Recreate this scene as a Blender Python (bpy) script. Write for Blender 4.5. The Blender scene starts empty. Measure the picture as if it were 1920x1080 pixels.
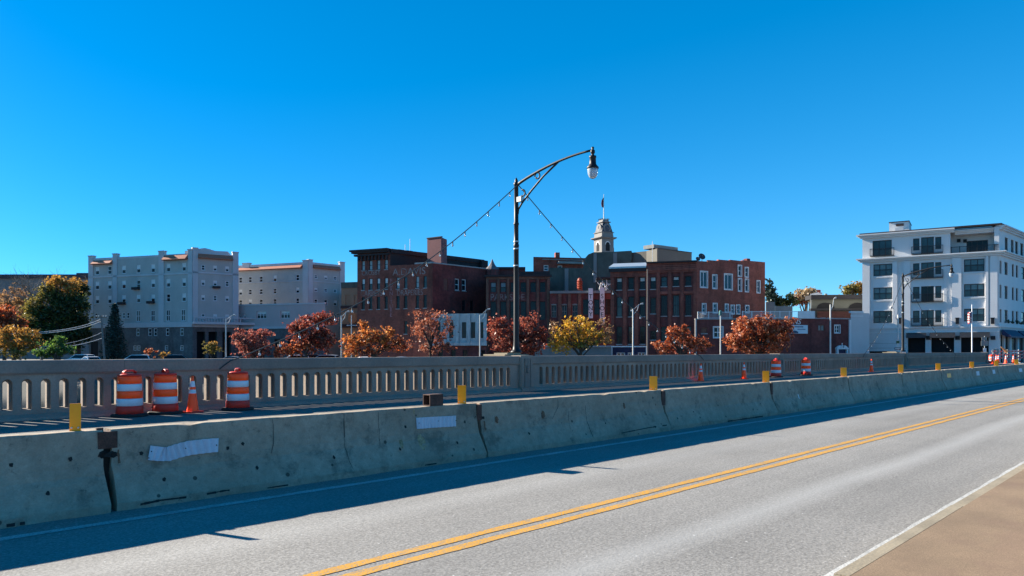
import bpy, math, random
from mathutils import Vector, Matrix
S = bpy.context.scene
COL = S.collection
rad = math.radians

# ------------------------------------------------------------------ camera
FPX, HZ, EYE = 1387.0, 657.0, 1.62          # focal length (px of a 1920 px wide frame), horizon row, eye height
TH = math.atan2(1322.0, FPX)                # road direction (+X) seen from the optical axis
AX = (math.cos(TH), math.sin(TH)); RX = (math.sin(TH), -math.cos(TH))
cam = bpy.data.cameras.new('camera'); camo = bpy.data.objects.new('camera', cam); COL.objects.link(camo)
camo.location = (0, 0, EYE); camo.rotation_euler = (rad(90), 0, TH - rad(90))
cam.sensor_width = 36; cam.lens = 36 * FPX / 1920; cam.shift_y = (HZ - 540) / 1920
cam.clip_start = 0.1; cam.clip_end = 5000
S.camera = camo

# ------------------------------------------------------------------ sky, sun, exposure
SUN_EL, SUN_W = 24.0, 17.0                  # elevation; degrees from +Y towards -X
sx, sy = -math.sin(rad(SUN_W)), math.cos(rad(SUN_W))
sdir = Vector((sx * math.cos(rad(SUN_EL)), sy * math.cos(rad(SUN_EL)), math.sin(rad(SUN_EL))))
w = bpy.data.worlds.new('World'); S.world = w; w.use_nodes = True
nt = w.node_tree; nt.nodes.clear()
sky = nt.nodes.new('ShaderNodeTexSky'); sky.sky_type = 'NISHITA'; sky.sun_disc = False
sky.sun_elevation = rad(SUN_EL); sky.sun_rotation = math.atan2(sx, sy)
sky.altitude = 300; sky.air_density = 1.0; sky.dust_density = 0.1; sky.ozone_density = 4.0
hs = nt.nodes.new('ShaderNodeHueSaturation'); hs.inputs['Saturation'].default_value = 1.36; hs.inputs['Hue'].default_value = .493
bg = nt.nodes.new('ShaderNodeBackground'); bg.inputs[1].default_value = 0.078
wo = nt.nodes.new('ShaderNodeOutputWorld')
tcw = nt.nodes.new('ShaderNodeTexCoord'); vm = nt.nodes.new('ShaderNodeVectorMath'); vm.operation = 'MULTIPLY_ADD'
vm.inputs[1].default_value = (1, .6, .95); vm.inputs[2].default_value = (0, 0, .068)      # the clear upper sky reaches down to the rooftops
vn = nt.nodes.new('ShaderNodeVectorMath'); vn.operation = 'NORMALIZE'
nt.links.new(tcw.outputs['Generated'], vm.inputs[0]); nt.links.new(vm.outputs[0], vn.inputs[0]); nt.links.new(vn.outputs[0], sky.inputs['Vector'])
nt.links.new(sky.outputs[0], hs.inputs['Color']); nt.links.new(hs.outputs[0], bg.inputs[0]); nt.links.new(bg.outputs[0], wo.inputs[0])
sl = bpy.data.lights.new('sun', 'SUN'); sl.energy = 5.0; sl.angle = rad(0.5); sl.color = (1.0, 0.91, 0.77)
so = bpy.data.objects.new('sun', sl); COL.objects.link(so); so.rotation_euler = sdir.to_track_quat('Z', 'Y').to_euler()
so.location = (0, 0, 60)
S.view_settings.view_transform = 'Standard'; S.view_settings.look = 'None'
S.view_settings.exposure = 1.62; S.view_settings.gamma = 1.0
S.cycles.max_bounces = 6; S.cycles.diffuse_bounces = 3; S.cycles.glossy_bounces = 3
S.cycles.transmission_bounces = 6; S.cycles.transparent_max_bounces = 8

# ------------------------------------------------------------------ pixel -> place
def ray(px):
    k = (px - 960.0) / FPX
    return (AX[0] + k * RX[0], AX[1] + k * RX[1])
def xy(px, Z):
    r = ray(px); return (r[0] * Z, r[1] * Z)
def zat(py, Z): return EYE + (HZ - py) * Z / FPX
def onY(px, Y):
    r = ray(px); Z = Y / r[1]; return r[0] * Z, Z
def gpt(px, py, z=0.0):
    Z = (EYE - z) * FPX / (py - HZ); return xy(px, Z), Z

# ------------------------------------------------------------------ mesh builder
ORG = {}
class MB:
    def __init__(s): s.v = []; s.f = []; s.m = []; s.cur = 0
    def mat(s, i): s.cur = i; return s
    def quad(s, *ps):
        n = len(s.v); s.v += [tuple(p) for p in ps]; s.f.append(tuple(range(n, n + len(ps)))); s.m.append(s.cur)
    def hexa(s, b, t):          # bottom ring, top ring (4 points each, ccw seen from above)
        n = len(s.v); s.v += [tuple(p) for p in b] + [tuple(p) for p in t]
        for q in ((3, 2, 1, 0), (4, 5, 6, 7), (0, 1, 5, 4), (1, 2, 6, 5), (2, 3, 7, 6), (3, 0, 4, 7)):
            s.f.append(tuple(n + i for i in q)); s.m.append(s.cur)
    def box(s, x0, y0, z0, x1, y1, z1):
        s.hexa([(x0, y0, z0), (x1, y0, z0), (x1, y1, z0), (x0, y1, z0)], [(x0, y0, z1), (x1, y0, z1), (x1, y1, z1), (x0, y1, z1)])
    def wbox(s, W, u0, u1, d0, d1, z0, z1):      # box in a wall's frame: u along, d outwards
        P = [W.pt(u0, d1), W.pt(u1, d1), W.pt(u1, d0), W.pt(u0, d0)]
        s.hexa([(p[0], p[1], z0) for p in P], [(p[0], p[1], z1) for p in P])
    def wquad(s, W, u0, u1, d, z0, z1):
        a, b = W.pt(u0, d), W.pt(u1, d)
        s.quad((a[0], a[1], z0), (b[0], b[1], z0), (b[0], b[1], z1), (a[0], a[1], z1))
    def tube(s, pts, r, n=8, cap=True):
        pts = [Vector(p) for p in pts]; rs = r if isinstance(r, (list, tuple)) else [r] * len(pts)
        base = len(s.v); prev = None
        for i, p in enumerate(pts):
            d = (pts[min(i + 1, len(pts) - 1)] - pts[max(i - 1, 0)]).normalized()
            if prev is None:
                a = d.cross(Vector((0, 0, 1)))
                if a.length < 1e-3: a = d.cross(Vector((1, 0, 0)))
            else:
                a = prev - d * prev.dot(d)
                if a.length < 1e-4: a = d.cross(Vector((0.3, 1, 0.2)))
            a.normalize(); prev = a; b = d.cross(a)
            for k in range(n):
                t = 2 * math.pi * k / n
                s.v.append(tuple(p + (a * math.cos(t) + b * math.sin(t)) * rs[i]))
        for i in range(len(pts) - 1):
            for k in range(n):
                k2 = (k + 1) % n
                s.f.append((base + i * n + k, base + i * n + k2, base + (i + 1) * n + k2, base + (i + 1) * n + k)); s.m.append(s.cur)
        if cap:
            s.f.append(tuple(base + k for k in range(n - 1, -1, -1))); s.m.append(s.cur)
            s.f.append(tuple(base + (len(pts) - 1) * n + k for k in range(n))); s.m.append(s.cur)
    def lathe(s, prof, c=(0, 0, 0), n=20, capb=True, capt=True):     # prof: [(r, z)]
        base = len(s.v)
        for r, z in prof:
            for k in range(n):
                t = 2 * math.pi * k / n; s.v.append((c[0] + r * math.cos(t), c[1] + r * math.sin(t), c[2] + z))
        for i in range(len(prof) - 1):
            for k in range(n):
                k2 = (k + 1) % n
                s.f.append((base + i * n + k, base + i * n + k2, base + (i + 1) * n + k2, base + (i + 1) * n + k)); s.m.append(s.cur)
        if capb: s.f.append(tuple(base + k for k in range(n - 1, -1, -1))); s.m.append(s.cur)
        if capt: s.f.append(tuple(base + (len(prof) - 1) * n + k for k in range(n))); s.m.append(s.cur)
    def prism(s, poly, vec):     # planar polygon pushed along vec
        n = len(s.v); k = len(poly); vec = Vector(vec)
        s.v += [tuple(p) for p in poly] + [tuple(Vector(p) + vec) for p in poly]
        s.f.append(tuple(range(n + k - 1, n - 1, -1))); s.m.append(s.cur)
        s.f.append(tuple(range(n + k, n + 2 * k))); s.m.append(s.cur)
        for i in range(k):
            j = (i + 1) % k
            s.f.append((n + i, n + j, n + k + j, n + k + i)); s.m.append(s.cur)
    def wprism(s, W, poly, d0, d1):   # polygon of (u, z) in a wall's frame
        P = [W.pt(u, d0) + (z,) for u, z in poly]
        s.prism(P, (W.n[0] * (d1 - d0), W.n[1] * (d1 - d0), 0))
    def build(s, name, mats, parent=None, smooth=False):
        if not isinstance(mats, (list, tuple)): mats = [mats]
        if s.m and max(s.m) > 0 and len(mats) == 1: mats = [mats[0], ROOFM]
        org = Vector(ORG.get(parent.name, (0, 0, 0))) if parent else Vector((0, 0, 0))
        me = bpy.data.meshes.new(name)
        me.from_pydata([tuple(Vector(p) - org) for p in s.v], [], s.f)
        for m in mats: me.materials.append(m)
        if len(mats) > 1: me.polygons.foreach_set('material_index', s.m)
        if smooth: me.polygons.foreach_set('use_smooth', [True] * len(me.polygons))
        me.validate(); me.update()
        o = bpy.data.objects.new(name, me); COL.objects.link(o)
        if parent: o.parent = parent; ORG[o.name] = tuple(org)
        return o
def tag(o, label=None, cat=None, group=None, kind=None):
    if label: o['label'] = label
    if cat: o['category'] = cat
    if group: o['group'] = group
    if kind: o['kind'] = kind
    return o
def thing(name, loc, label, cat, group=None):
    o = bpy.data.objects.new(name, None); COL.objects.link(o); o.location = loc; o.empty_display_size = 0.3
    ORG[o.name] = tuple(loc); return tag(o, label, cat, group)
def copy_tree(o, parent=None):
    c = o.copy(); COL.objects.link(c)
    if parent: c.parent = parent
    for ch in [k for k in o.children]: copy_tree(ch, c)
    return c
def place(o, loc, rz=0, label=None):
    o.location = loc; o.rotation_euler = (0, 0, rz)
    if label: o['label'] = label
    return o
class Wall:                       # vertical plane: p0 -> p1 runs to the right as seen from outside
    def __init__(s, p0, p1):
        s.p0 = p0; d = (p1[0] - p0[0], p1[1] - p0[1]); s.L = math.hypot(*d)
        s.u = (d[0] / s.L, d[1] / s.L); s.n = (s.u[1], -s.u[0])
    def pt(s, u, d=0.0): return (s.p0[0] + s.u[0] * u + s.n[0] * d, s.p0[1] + s.u[1] * u + s.n[1] * d)
    def depth(s, px):
        r = ray(px); return (s.n[0] * s.p0[0] + s.n[1] * s.p0[1]) / (s.n[0] * r[0] + s.n[1] * r[1])
    def U(s, px):
        Z = s.depth(px); r = ray(px)
        return (r[0] * Z - s.p0[0]) * s.u[0] + (r[1] * Z - s.p0[1]) * s.u[1]
    def z(s, px, py): return zat(py, s.depth(px))
    def rows(s, px, *ys): return [tuple(sorted((s.z(px, a), s.z(px, b)))) for a, b in ys]
    def cols(s, w, *pxs): return [(s.U(p - w / 2), s.U(p + w / 2)) for p in pxs]
def wall_px(pa, za, pb, zb): return Wall(xy(pa, za), xy(pb, zb))
def facade(mb, W, u0, u1, z0, z1, holes, depth=0.2, rm=None):
    us = sorted({round(v, 4) for v in [u0, u1] + [h[0] for h in holes] + [h[1] for h in holes] if u0 - 1e-6 <= v <= u1 + 1e-6})
    zs = sorted({round(v, 4) for v in [z0, z1] + [h[2] for h in holes] + [h[3] for h in holes] if z0 - 1e-6 <= v <= z1 + 1e-6})
    for i in range(len(us) - 1):
        um = (us[i] + us[i + 1]) / 2
        hs_ = [h for h in holes if h[0] < um < h[1]]
        k = 0
        while k < len(zs) - 1:
            zm = (zs[k] + zs[k + 1]) / 2
            if any(h[2] < zm < h[3] for h in hs_): k += 1; continue
            j = k
            while j + 1 < len(zs) - 1 and not any(h[2] < (zs[j + 1] + zs[j + 2]) / 2 < h[3] for h in hs_): j += 1
            mb.wquad(W, us[i], us[i + 1], 0, zs[k], zs[j + 1]); k = j + 1
    for (a, b, c, d) in holes:
        A, B, A2, B2 = W.pt(a), W.pt(b), W.pt(a, -depth), W.pt(b, -depth)
        mb.quad(A + (c,), A + (d,), A2 + (d,), A2 + (c,)); mb.quad(B + (d,), B + (c,), B2 + (c,), B2 + (d,))
        mb.quad(A + (d,), B + (d,), B2 + (d,), A2 + (d,)); mb.quad(B + (c,), A + (c,), A2 + (c,), B2 + (c,))
def window(W, h, parent, fm, gm, mull=0, rail=True, depth=0.2, fw=0.07, sill=None, blind_or_reflection=None, trim=None, tw=0.12, cross=False):
    a, b, c, d = h
    mb = MB(); D0, D1 = -depth + 0.002, -depth + 0.07
    mb.wbox(W, a, a + fw, D0, D1, c, d); mb.wbox(W, b - fw, b, D0, D1, c, d)
    mb.wbox(W, a + fw, b - fw, D0, D1, c, c + fw); mb.wbox(W, a + fw, b - fw, D0, D1, d - fw, d)
    zc = (c + d) / 2
    if rail: mb.wbox(W, a + fw, b - fw, D0, D1 - 0.004, zc - fw * .45, zc + fw * .45)
    for i in range(mull):
        u = a + (b - a) * (i + 1) / (mull + 1); mb.wbox(W, u - fw * .5, u + fw * .5, D0, D1 - 0.008, c + fw, d - fw)
    o = mb.build('window', fm, parent)
    p = MB(); p.wquad(W, a + fw * .5, b - fw * .5, -depth + 0.02, c + fw * .5, d - fw * .5); p.build('pane', gm, o)
    if blind_or_reflection:  # blinds, and the sky reflection painted over the brick store panes
        f, bm_ = blind_or_reflection
        q = MB(); q.wquad(W, a + fw, b - fw, -depth + 0.03, d - fw - (d - c - 2 * fw) * f, d - fw); q.build('blind_or_reflection', bm_, o)
    if sill:
        q = MB(); q.wbox(W, a - .06, b + .06, 0.003, 0.09, c - 0.12, c - 0.002); q.build('sill', sill, o)
    if trim:
        q = MB(); t = tw
        q.wbox(W, a - t, a, 0.003, 0.05, c - t, d + t); q.wbox(W, b, b + t, 0.003, 0.05, c - t, d + t)
        q.wbox(W, a, b, 0.003, 0.05, d, d + t); q.wbox(W, a, b, 0.003, 0.06, c - t, c); q.build('trim', trim, o)
    return o
def text_mesh(txt, name, W, u, z, size, mat_, parent, d=0.012, align='LEFT', ext=0.004, squeeze=1.0, shear=0.0):
    cu = bpy.data.curves.new(name, 'FONT'); cu.body = txt; cu.size = size; cu.align_x = align; cu.extrude = ext; cu.resolution_u = 3; cu.shear = shear
    t = bpy.data.objects.new(name + '_tmp', cu); COL.objects.link(t)
    dg = bpy.context.evaluated_depsgraph_get()
    me = bpy.data.meshes.new_from_object(t.evaluated_get(dg)); bpy.data.objects.remove(t); bpy.data.curves.remove(cu)
    p = W.pt(u, d)
    M4 = Matrix(((W.u[0] * squeeze, 0, W.n[0], p[0]), (W.u[1] * squeeze, 0, W.n[1], p[1]), (0, 1, 0, z), (0, 0, 0, 1)))
    org = Vector(ORG.get(parent.name, (0, 0, 0))) if parent else Vector((0, 0, 0))
    me.transform(Matrix.Translation(-org) @ M4); me.materials.clear(); me.materials.append(mat_); me.name = name
    o = bpy.data.objects.new(name, me); COL.objects.link(o)
    if parent: o.parent = parent; ORG[o.name] = tuple(org)
    return o

# ------------------------------------------------------------------ materials
MATS = {}
def _new(name):
    m = bpy.data.materials.new(name); m.use_nodes = True; t = m.node_tree
    return m, t, t.nodes['Principled BSDF']
def _noise(t, vec, scale, detail=4, rough=.55):
    n = t.nodes.new('ShaderNodeTexNoise'); n.inputs['Scale'].default_value = scale; n.inputs['Detail'].default_value = detail
    n.inputs['Roughness'].default_value = rough; t.links.new(vec, n.inputs['Vector']); return n.outputs['Fac']
def _ramp(t, fac, stops):
    r = t.nodes.new('ShaderNodeValToRGB'); cr = r.color_ramp
    while len(cr.elements) < len(stops): cr.elements.new(0.5)
    for e, (p, c) in zip(cr.elements, stops):
        e.position = p; e.color = (*(c if isinstance(c, tuple) else (c, c, c)), 1)
    t.links.new(fac, r.inputs[0]); return r.outputs[0]
def _mix(t, fac, a, b, mode='MIX'):
    n = t.nodes.new('ShaderNodeMix'); n.data_type = 'RGBA'; n.blend_type = mode
    for sock, v in ((n.inputs[0], fac), (n.inputs[6], a), (n.inputs[7], b)):
        if isinstance(v, (int, float)): sock.default_value = v
        elif isinstance(v, tuple): sock.default_value = (*v, 1)
        else: t.links.new(v, sock)
    return n.outputs[2]
def _coord(t, stretch=(1, 1, 1), out='Object'):
    tc = t.nodes.new('ShaderNodeTexCoord'); mp = t.nodes.new('ShaderNodeMapping'); mp.inputs['Scale'].default_value = stretch
    t.links.new(tc.outputs[out], mp.inputs['Vector']); return mp.outputs[0]
def _bump(t, h, b, strength, dist=.02):
    n = t.nodes.new('ShaderNodeBump'); n.inputs['Strength'].default_value = strength; n.inputs['Distance'].default_value = dist
    t.links.new(h, n.inputs['Height']); t.links.new(n.outputs[0], b.inputs['Normal'])
def M(name, col, rough=.7, var=.2, scale=2.0, fine=25.0, fvar=.12, bump=.0, stretch=(1, 1, 1), metal=0.0, spec=.4, stain=None, stainamt=.5, stscale=.6, ststretch=(1, 1, .25), fluo=None):
    m, t, b = _new(name)
    v = _coord(t, stretch)
    lo = tuple(c * (1 - var) for c in col); hi = tuple(min(1, c * (1 + var)) for c in col)
    c = _ramp(t, _noise(t, v, scale), [(.3, lo), (.7, hi)])
    f = _noise(t, v, fine, 3)
    c = _mix(t, 1.0, c, _ramp(t, f, [(.3, 1 - fvar), (.7, 1 + fvar)]), 'MULTIPLY')
    if stain:
        v2 = _coord(t, ststretch)
        c = _mix(t, _ramp(t, _noise(t, v2, stscale, 6, .65), [(.48, 0.0), (.7, stainamt)]), c, stain)
    if fluo: c = _mix(t, 1.0, c, fluo, 'MULTIPLY')        # dye that turns blue light into orange
    t.links.new(c, b.inputs['Base Color'])
    b.inputs['Roughness'].default_value = rough; b.inputs['Metallic'].default_value = metal; b.inputs['Specular IOR Level'].default_value = spec
    if bump: _bump(t, f, b, bump)
    return m
def brickM(name, c1, c2, mortar, stain=(.03, .02, .02), sa=.5):
    m, t, b = _new(name)
    v = _coord(t, (1, 1, 1))
    sep = t.nodes.new('ShaderNodeSeparateXYZ'); t.links.new(v, sep.inputs[0])
    ad = t.nodes.new('ShaderNodeMath'); ad.operation = 'SUBTRACT'; t.links.new(sep.outputs[0], ad.inputs[0]); t.links.new(sep.outputs[1], ad.inputs[1])
    cb = t.nodes.new('ShaderNodeCombineXYZ'); t.links.new(ad.outputs[0], cb.inputs[0]); t.links.new(sep.outputs[2], cb.inputs[1])
    br = t.nodes.new('ShaderNodeTexBrick'); br.inputs['Scale'].default_value = 1.0
    br.inputs['Brick Width'].default_value = .30; br.inputs['Row Height'].default_value = .09; br.inputs['Mortar Size'].default_value = .012
    br.inputs['Color1'].default_value = (*c1, 1); br.inputs['Color2'].default_value = (*c2, 1); br.inputs['Mortar'].default_value = (*mortar, 1)
    t.links.new(cb.outputs[0], br.inputs['Vector'])
    c = _mix(t, 1.0, br.outputs[0], _ramp(t, _noise(t, v, .35, 5), [(.25, .65), (.75, 1.35)]), 'MULTIPLY')
    c = _mix(t, 1.0, c, _ramp(t, _noise(t, v, 2.2, 4), [(.25, .75), (.75, 1.25)]), 'MULTIPLY')
    v2 = _coord(t, (1, 1, .2))
    c = _mix(t, _ramp(t, _noise(t, v2, .8, 6, .65), [(.5, 0.0), (.72, sa)]), c, stain)
    t.links.new(c, b.inputs['Base Color']); b.inputs['Roughness'].default_value = .85; b.inputs['Specular IOR Level'].default_value = .2
    return m
def glassM(name, col, rough=.06, spec=.5):
    m, t, b = _new(name)
    v = _coord(t, (1, 1, 1))
    c = _ramp(t, _noise(t, v, .6, 2), [(.3, tuple(x * .5 for x in col)), (.7, tuple(x * 1.4 for x in col))])
    t.links.new(c, b.inputs['Base Color']); b.inputs['Roughness'].default_value = rough; b.inputs['Specular IOR Level'].default_value = spec
    return m
def leafM(name, cols, trans=.45):
    m, t, b = _new(name); t.nodes.remove(b)
    g = t.nodes.new('ShaderNodeNewGeometry')
    n = len(cols)
    c = _ramp(t, g.outputs['Random Per Island'], [((i + .5) / n, cc) for i, cc in enumerate(cols)])
    v = _coord(t)
    c = _mix(t, 1.0, c, _ramp(t, _noise(t, v, .7, 3), [(.25, .6), (.75, 1.4)]), 'MULTIPLY')
    d = t.nodes.new('ShaderNodeBsdfDiffuse'); tr = t.nodes.new('ShaderNodeBsdfTranslucent'); gl = t.nodes.new('ShaderNodeBsdfGlossy'); gl.inputs['Roughness'].default_value = .45
    gl.inputs['Color'].default_value = (.5, .5, .5, 1)
    mx = t.nodes.new('ShaderNodeMixShader'); mx.inputs[0].default_value = trans; m2 = t.nodes.new('ShaderNodeMixShader'); m2.inputs[0].default_value = .06
    t.links.new(c, d.inputs[0]); t.links.new(c, tr.inputs[0]); t.links.new(d.outputs[0], mx.inputs[1]); t.links.new(tr.outputs[0], mx.inputs[2])
    t.links.new(mx.outputs[0], m2.inputs[1]); t.links.new(gl.outputs[0], m2.inputs[2])
    t.links.new(m2.outputs[0], t.nodes['Material Output'].inputs[0]); return m

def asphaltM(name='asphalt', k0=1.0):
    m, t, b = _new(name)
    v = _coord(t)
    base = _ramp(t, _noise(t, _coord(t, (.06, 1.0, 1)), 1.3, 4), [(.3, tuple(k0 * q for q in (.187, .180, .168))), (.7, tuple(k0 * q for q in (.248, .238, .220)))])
    c = _mix(t, 1.0, base, _ramp(t, _noise(t, v, .5, 3), [(.3, .92), (.7, 1.08)]), 'MULTIPLY')
    f = _noise(t, v, 42, 3, .75)
    c = _mix(t, 1.0, c, _ramp(t, f, [(.32, .62), (.5, 1.0), (.68, 1.42)]), 'MULTIPLY')
    f3 = _noise(t, v, 18, 3, .7)
    c = _mix(t, 1.0, c, _ramp(t, f3, [(.3, .86), (.7, 1.14)]), 'MULTIPLY')
    # worn pale strips between the wheel tracks
    sep = t.nodes.new('ShaderNodeSeparateXYZ'); t.links.new(v, sep.inputs[0])
    wob = t.nodes.new('ShaderNodeMath'); wob.operation = 'MULTIPLY_ADD'; wob.inputs[1].default_value = .5; t.links.new(_noise(t, _coord(t, (.12, 0, 0)), 1.0, 2), wob.inputs[0]); t.links.new(sep.outputs[1], wob.inputs[2])
    for y0, amt, wd in ((3.35, .45, .32), (6.0, .22, .5)):
        s1 = t.nodes.new('ShaderNodeMath'); s1.operation = 'SUBTRACT'; t.links.new(wob.outputs[0], s1.inputs[0]); s1.inputs[1].default_value = y0 + .25
        s2 = t.nodes.new('ShaderNodeMath'); s2.operation = 'ABSOLUTE'; t.links.new(s1.outputs[0], s2.inputs[0])
        k = _ramp(t, s2.outputs[0], [(0.0, amt), (wd, 0.0)])
        c = _mix(t, k, c, (.37, .37, .36))
    # white stone chips
    vo = t.nodes.new('ShaderNodeTexVoronoi'); vo.inputs['Scale'].default_value = 5.0; t.links.new(v, vo.inputs['Vector'])
    c = _mix(t, _ramp(t, vo.outputs['Distance'], [(.03, .8), (.05, 0.0)]), c, (.6, .6, .58))
    t.links.new(c, b.inputs['Base Color']); b.inputs['Roughness'].default_value = .88; b.inputs['Specular IOR Level'].default_value = .25
    _bump(t, f, b, .5, .01); return m
def paintM(name, col, under, wear=.5):
    m, t, b = _new(name); v = _coord(t)
    f = _noise(t, v, 45, 3, .65)
    k = _mix(t, 1.0, _ramp(t, f, [(.38, 0.0), (.50, 1.0)]), _ramp(t, _noise(t, v, 6, 5, .7), [(.34, .35), (.5, 1.0)]), 'MULTIPLY')
    c = _mix(t, k, under, _ramp(t, _noise(t, v, 1.5, 4), [(.3, tuple(x * .85 for x in col)), (.7, col)]))
    t.links.new(c, b.inputs['Base Color']); b.inputs['Roughness'].default_value = .75; b.inputs['Specular IOR Level'].default_value = .25
    _bump(t, f, b, .4, .008); return m
def barrierM():
    m, t, b = _new('barrier_concrete'); v = _coord(t)
    tc = t.nodes.new('ShaderNodeObjectInfo')
    add = t.nodes.new('ShaderNodeVectorMath'); add.operation = 'ADD'; t.links.new(v, add.inputs[0])
    mul = t.nodes.new('ShaderNodeVectorMath'); mul.operation = 'SCALE'; mul.inputs[3].default_value = 3.7; t.links.new(tc.outputs['Location'], mul.inputs[0]); t.links.new(mul.outputs[0], add.inputs[1])
    v = add.outputs[0]
    c = _ramp(t, _noise(t, v, .9, 6, .6), [(.3, (.30, .24, .175)), (.7, (.42, .345, .26))])
    c = _mix(t, 1.0, c, _ramp(t, _noise(t, v, 9, 5, .7), [(.3, .80), (.7, 1.13)]), 'MULTIPLY')
    f = _noise(t, v, 60, 3, .6)
    c = _mix(t, 1.0, c, _ramp(t, f, [(.3, .9), (.7, 1.1)]), 'MULTIPLY')
    c = _mix(t, _ramp(t, _noise(t, v, 2.4, 8, .72), [(.52, 0.0), (.64, .55)]), c, (.10, .088, .07))
    c = _mix(t, _ramp(t, _noise(t, v, 11, 6, .8), [(.60, 0.0), (.66, .5)]), c, (.07, .065, .055))      # grime patches
    vo = t.nodes.new('ShaderNodeTexVoronoi'); vo.inputs['Scale'].default_value = 3.2; t.links.new(v, vo.inputs['Vector'])
    c = _mix(t, _ramp(t, vo.outputs['Distance'], [(.07, .85), (.09, 0.0)]), c, (.05, .045, .04))     # bug holes
    t.links.new(c, b.inputs['Base Color']); b.inputs['Roughness'].default_value = .9; b.inputs['Specular IOR Level'].default_value = .2
    _bump(t, _noise(t, v, 14, 6, .7), b, .35, .02); return m

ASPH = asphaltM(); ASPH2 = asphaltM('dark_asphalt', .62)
YEL = paintM('yellow_paint', (.60, .29, .022), (.22, .20, .16))
WHT = paintM('white_paint', (.50, .50, .48), (.22, .22, .21))
BARR = barrierM()
PARA = M('parapet_concrete', (.31, .248, .20), .9, .14, 1.2, 22, .12, .2, stain=(.12, .115, .11), stainamt=.5, stscale=1.2)
PCAP = M('parapet_cap_concrete', (.26, .205, .168), .9, .12, 1.0, 22, .12, .2, stain=(.14, .13, .125), stainamt=.4)
WALK = M('brown_sidewalk', (.222, .152, .092), .9, .16, 1.6, 150, .34, .12, stain=(.17, .10, .07), stainamt=.5, stscale=1.5, ststretch=(1, 1, 1))
CURB = M('curb_stone', (.27, .225, .155), .85, .2, 2.0, 40, .15, .2)
RUST = M('rusty_steel', (.085, .04, .028), .8, .4, 9, 60, .3, .2)
BLACK = M('black_metal', (.012, .012, .014), .5, .1, 4, 40, .1, spec=.3)
YPL = M('yellow_plate', (.92, .34, .004), .45, .08, 5, 40, .05, fluo=(1.3, 1.15, 1.0))
ORNG = M('orange_plastic', (1.0, .095, .008), .42, .08, 3, 40, .05, stain=(.25, .06, .03), stainamt=.35, stscale=2.0, ststretch=(1, 1, 1), fluo=(1.9, 1.15, 1.0))
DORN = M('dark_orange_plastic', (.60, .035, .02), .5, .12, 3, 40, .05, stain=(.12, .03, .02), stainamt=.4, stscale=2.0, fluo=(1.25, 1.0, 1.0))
REFL = M('white_reflective', (.72, .74, .78), .35, .06, 3, 60, .05, stain=(.35, .33, .32), stainamt=.3, stscale=2.5)
RUBB = M('black_rubber', (.02, .02, .02), .8, .1)
STRIP = M('white_strip_sheet', (.56, .57, .63), .5, .08, 4, 60, .06, stain=(.4, .38, .36), stainamt=.35, stscale=3.0)
WHITE = M('white_trim', (.70, .70, .70), .6, .06)
GALV = M('galvanised_steel', (.52, .52, .50), .45, .1, 2, metal=.3)
TIMB = M('weathered_timber', (.16, .13, .10), .9, .2)
ROOFM = M('flat_roof_felt', (.045, .045, .05), .95, .2, .5, 6, .1)
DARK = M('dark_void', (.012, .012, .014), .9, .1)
GL = glassM('window_glass', (.012, .018, .022), .08, .22)
GLT = glassM('teal_glass', (.028, .055, .062), .08, .4)
BLIND = M('pale_blind', (.70, .70, .68), .8, .08)
def bk(p, d, side):      # a back corner hidden behind p as seen from the road
    a = math.atan2(p[1], p[0]) + rad(4) * side; return (p[0] + d * math.cos(a), p[1] + d * math.sin(a))
BULB = M('bulb_glass', (.85, .85, .80), .15, .02, spec=.8)

# ================================================================== setting
def struct(name, mb, m): return tag(mb.build(name, m), kind='structure')
GROUND = M('city_ground', (.085, .083, .078), .95, .2, .1, 3, .15)
GRASS = M('bank_ground', (.10, .10, .045), .95, .35, .15, 4, .2)
WATER = M('river_water', (.012, .022, .022), .08, .2, .2, 1.2, .1, .25, spec=.5)
mb = MB(); mb.quad((-60, -10, -.004), (104, -10, -.004), (104, 20.9, -.004), (-60, 20.9, -.004))
mb.quad((104, -10, -.004), (420, -10, -.004), (420, 20.9, -.004), (104, 20.9, -.004)); struct('road', mb, ASPH)
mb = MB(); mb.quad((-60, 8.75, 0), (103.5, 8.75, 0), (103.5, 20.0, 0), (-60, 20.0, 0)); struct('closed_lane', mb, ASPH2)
mb = MB(); mb.box(-60, -3.2, -1.4, 104, 21.6, -.03); struct('bridge_deck', mb, PARA)
# the river runs under the bridge; the far bank carries the car park and the town
BL = [(88, -400), (86, 21.7), (76, 60), (62, 105), (40, 170), (-10, 330), (-120, 620)]
mb = MB()
mb.quad((-900, -900, -4.6), (900, -900, -4.6), (900, 900, -4.6), (-900, 900, -4.6)); struct('water', mb, WATER)
mb = MB()
for i in range(len(BL) - 1):
    a, b = BL[i], BL[i + 1]
    mb.quad((a[0], a[1], -.66), (2600, a[1], -.66), (2600, b[1], -.66), (b[0], b[1], -.66))
    mb.quad((a[0] - 6, a[1], -4.7), (a[0], a[1], -.66), (b[0], b[1], -.66), (b[0] - 6, b[1], -4.7))
a, b = BL[-1], (-900, 2600)
mb.quad((a[0], a[1], -.66), (2600, a[1], -.66), (2600, 2600, -.66), (b[0], 2600, -.66)); struct('ground', mb, GROUND)
mb = MB(); mb.quad((-900, -900, -.2), (-46, -900, -.2), (-46, 900, -.2), (-900, 900, -.2)); mb.quad((-46, -900, -.2), (-40, -900, -4.7), (-40, 900, -4.7), (-46, 900, -.2)); struct('near_bank', mb, GRASS)

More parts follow.
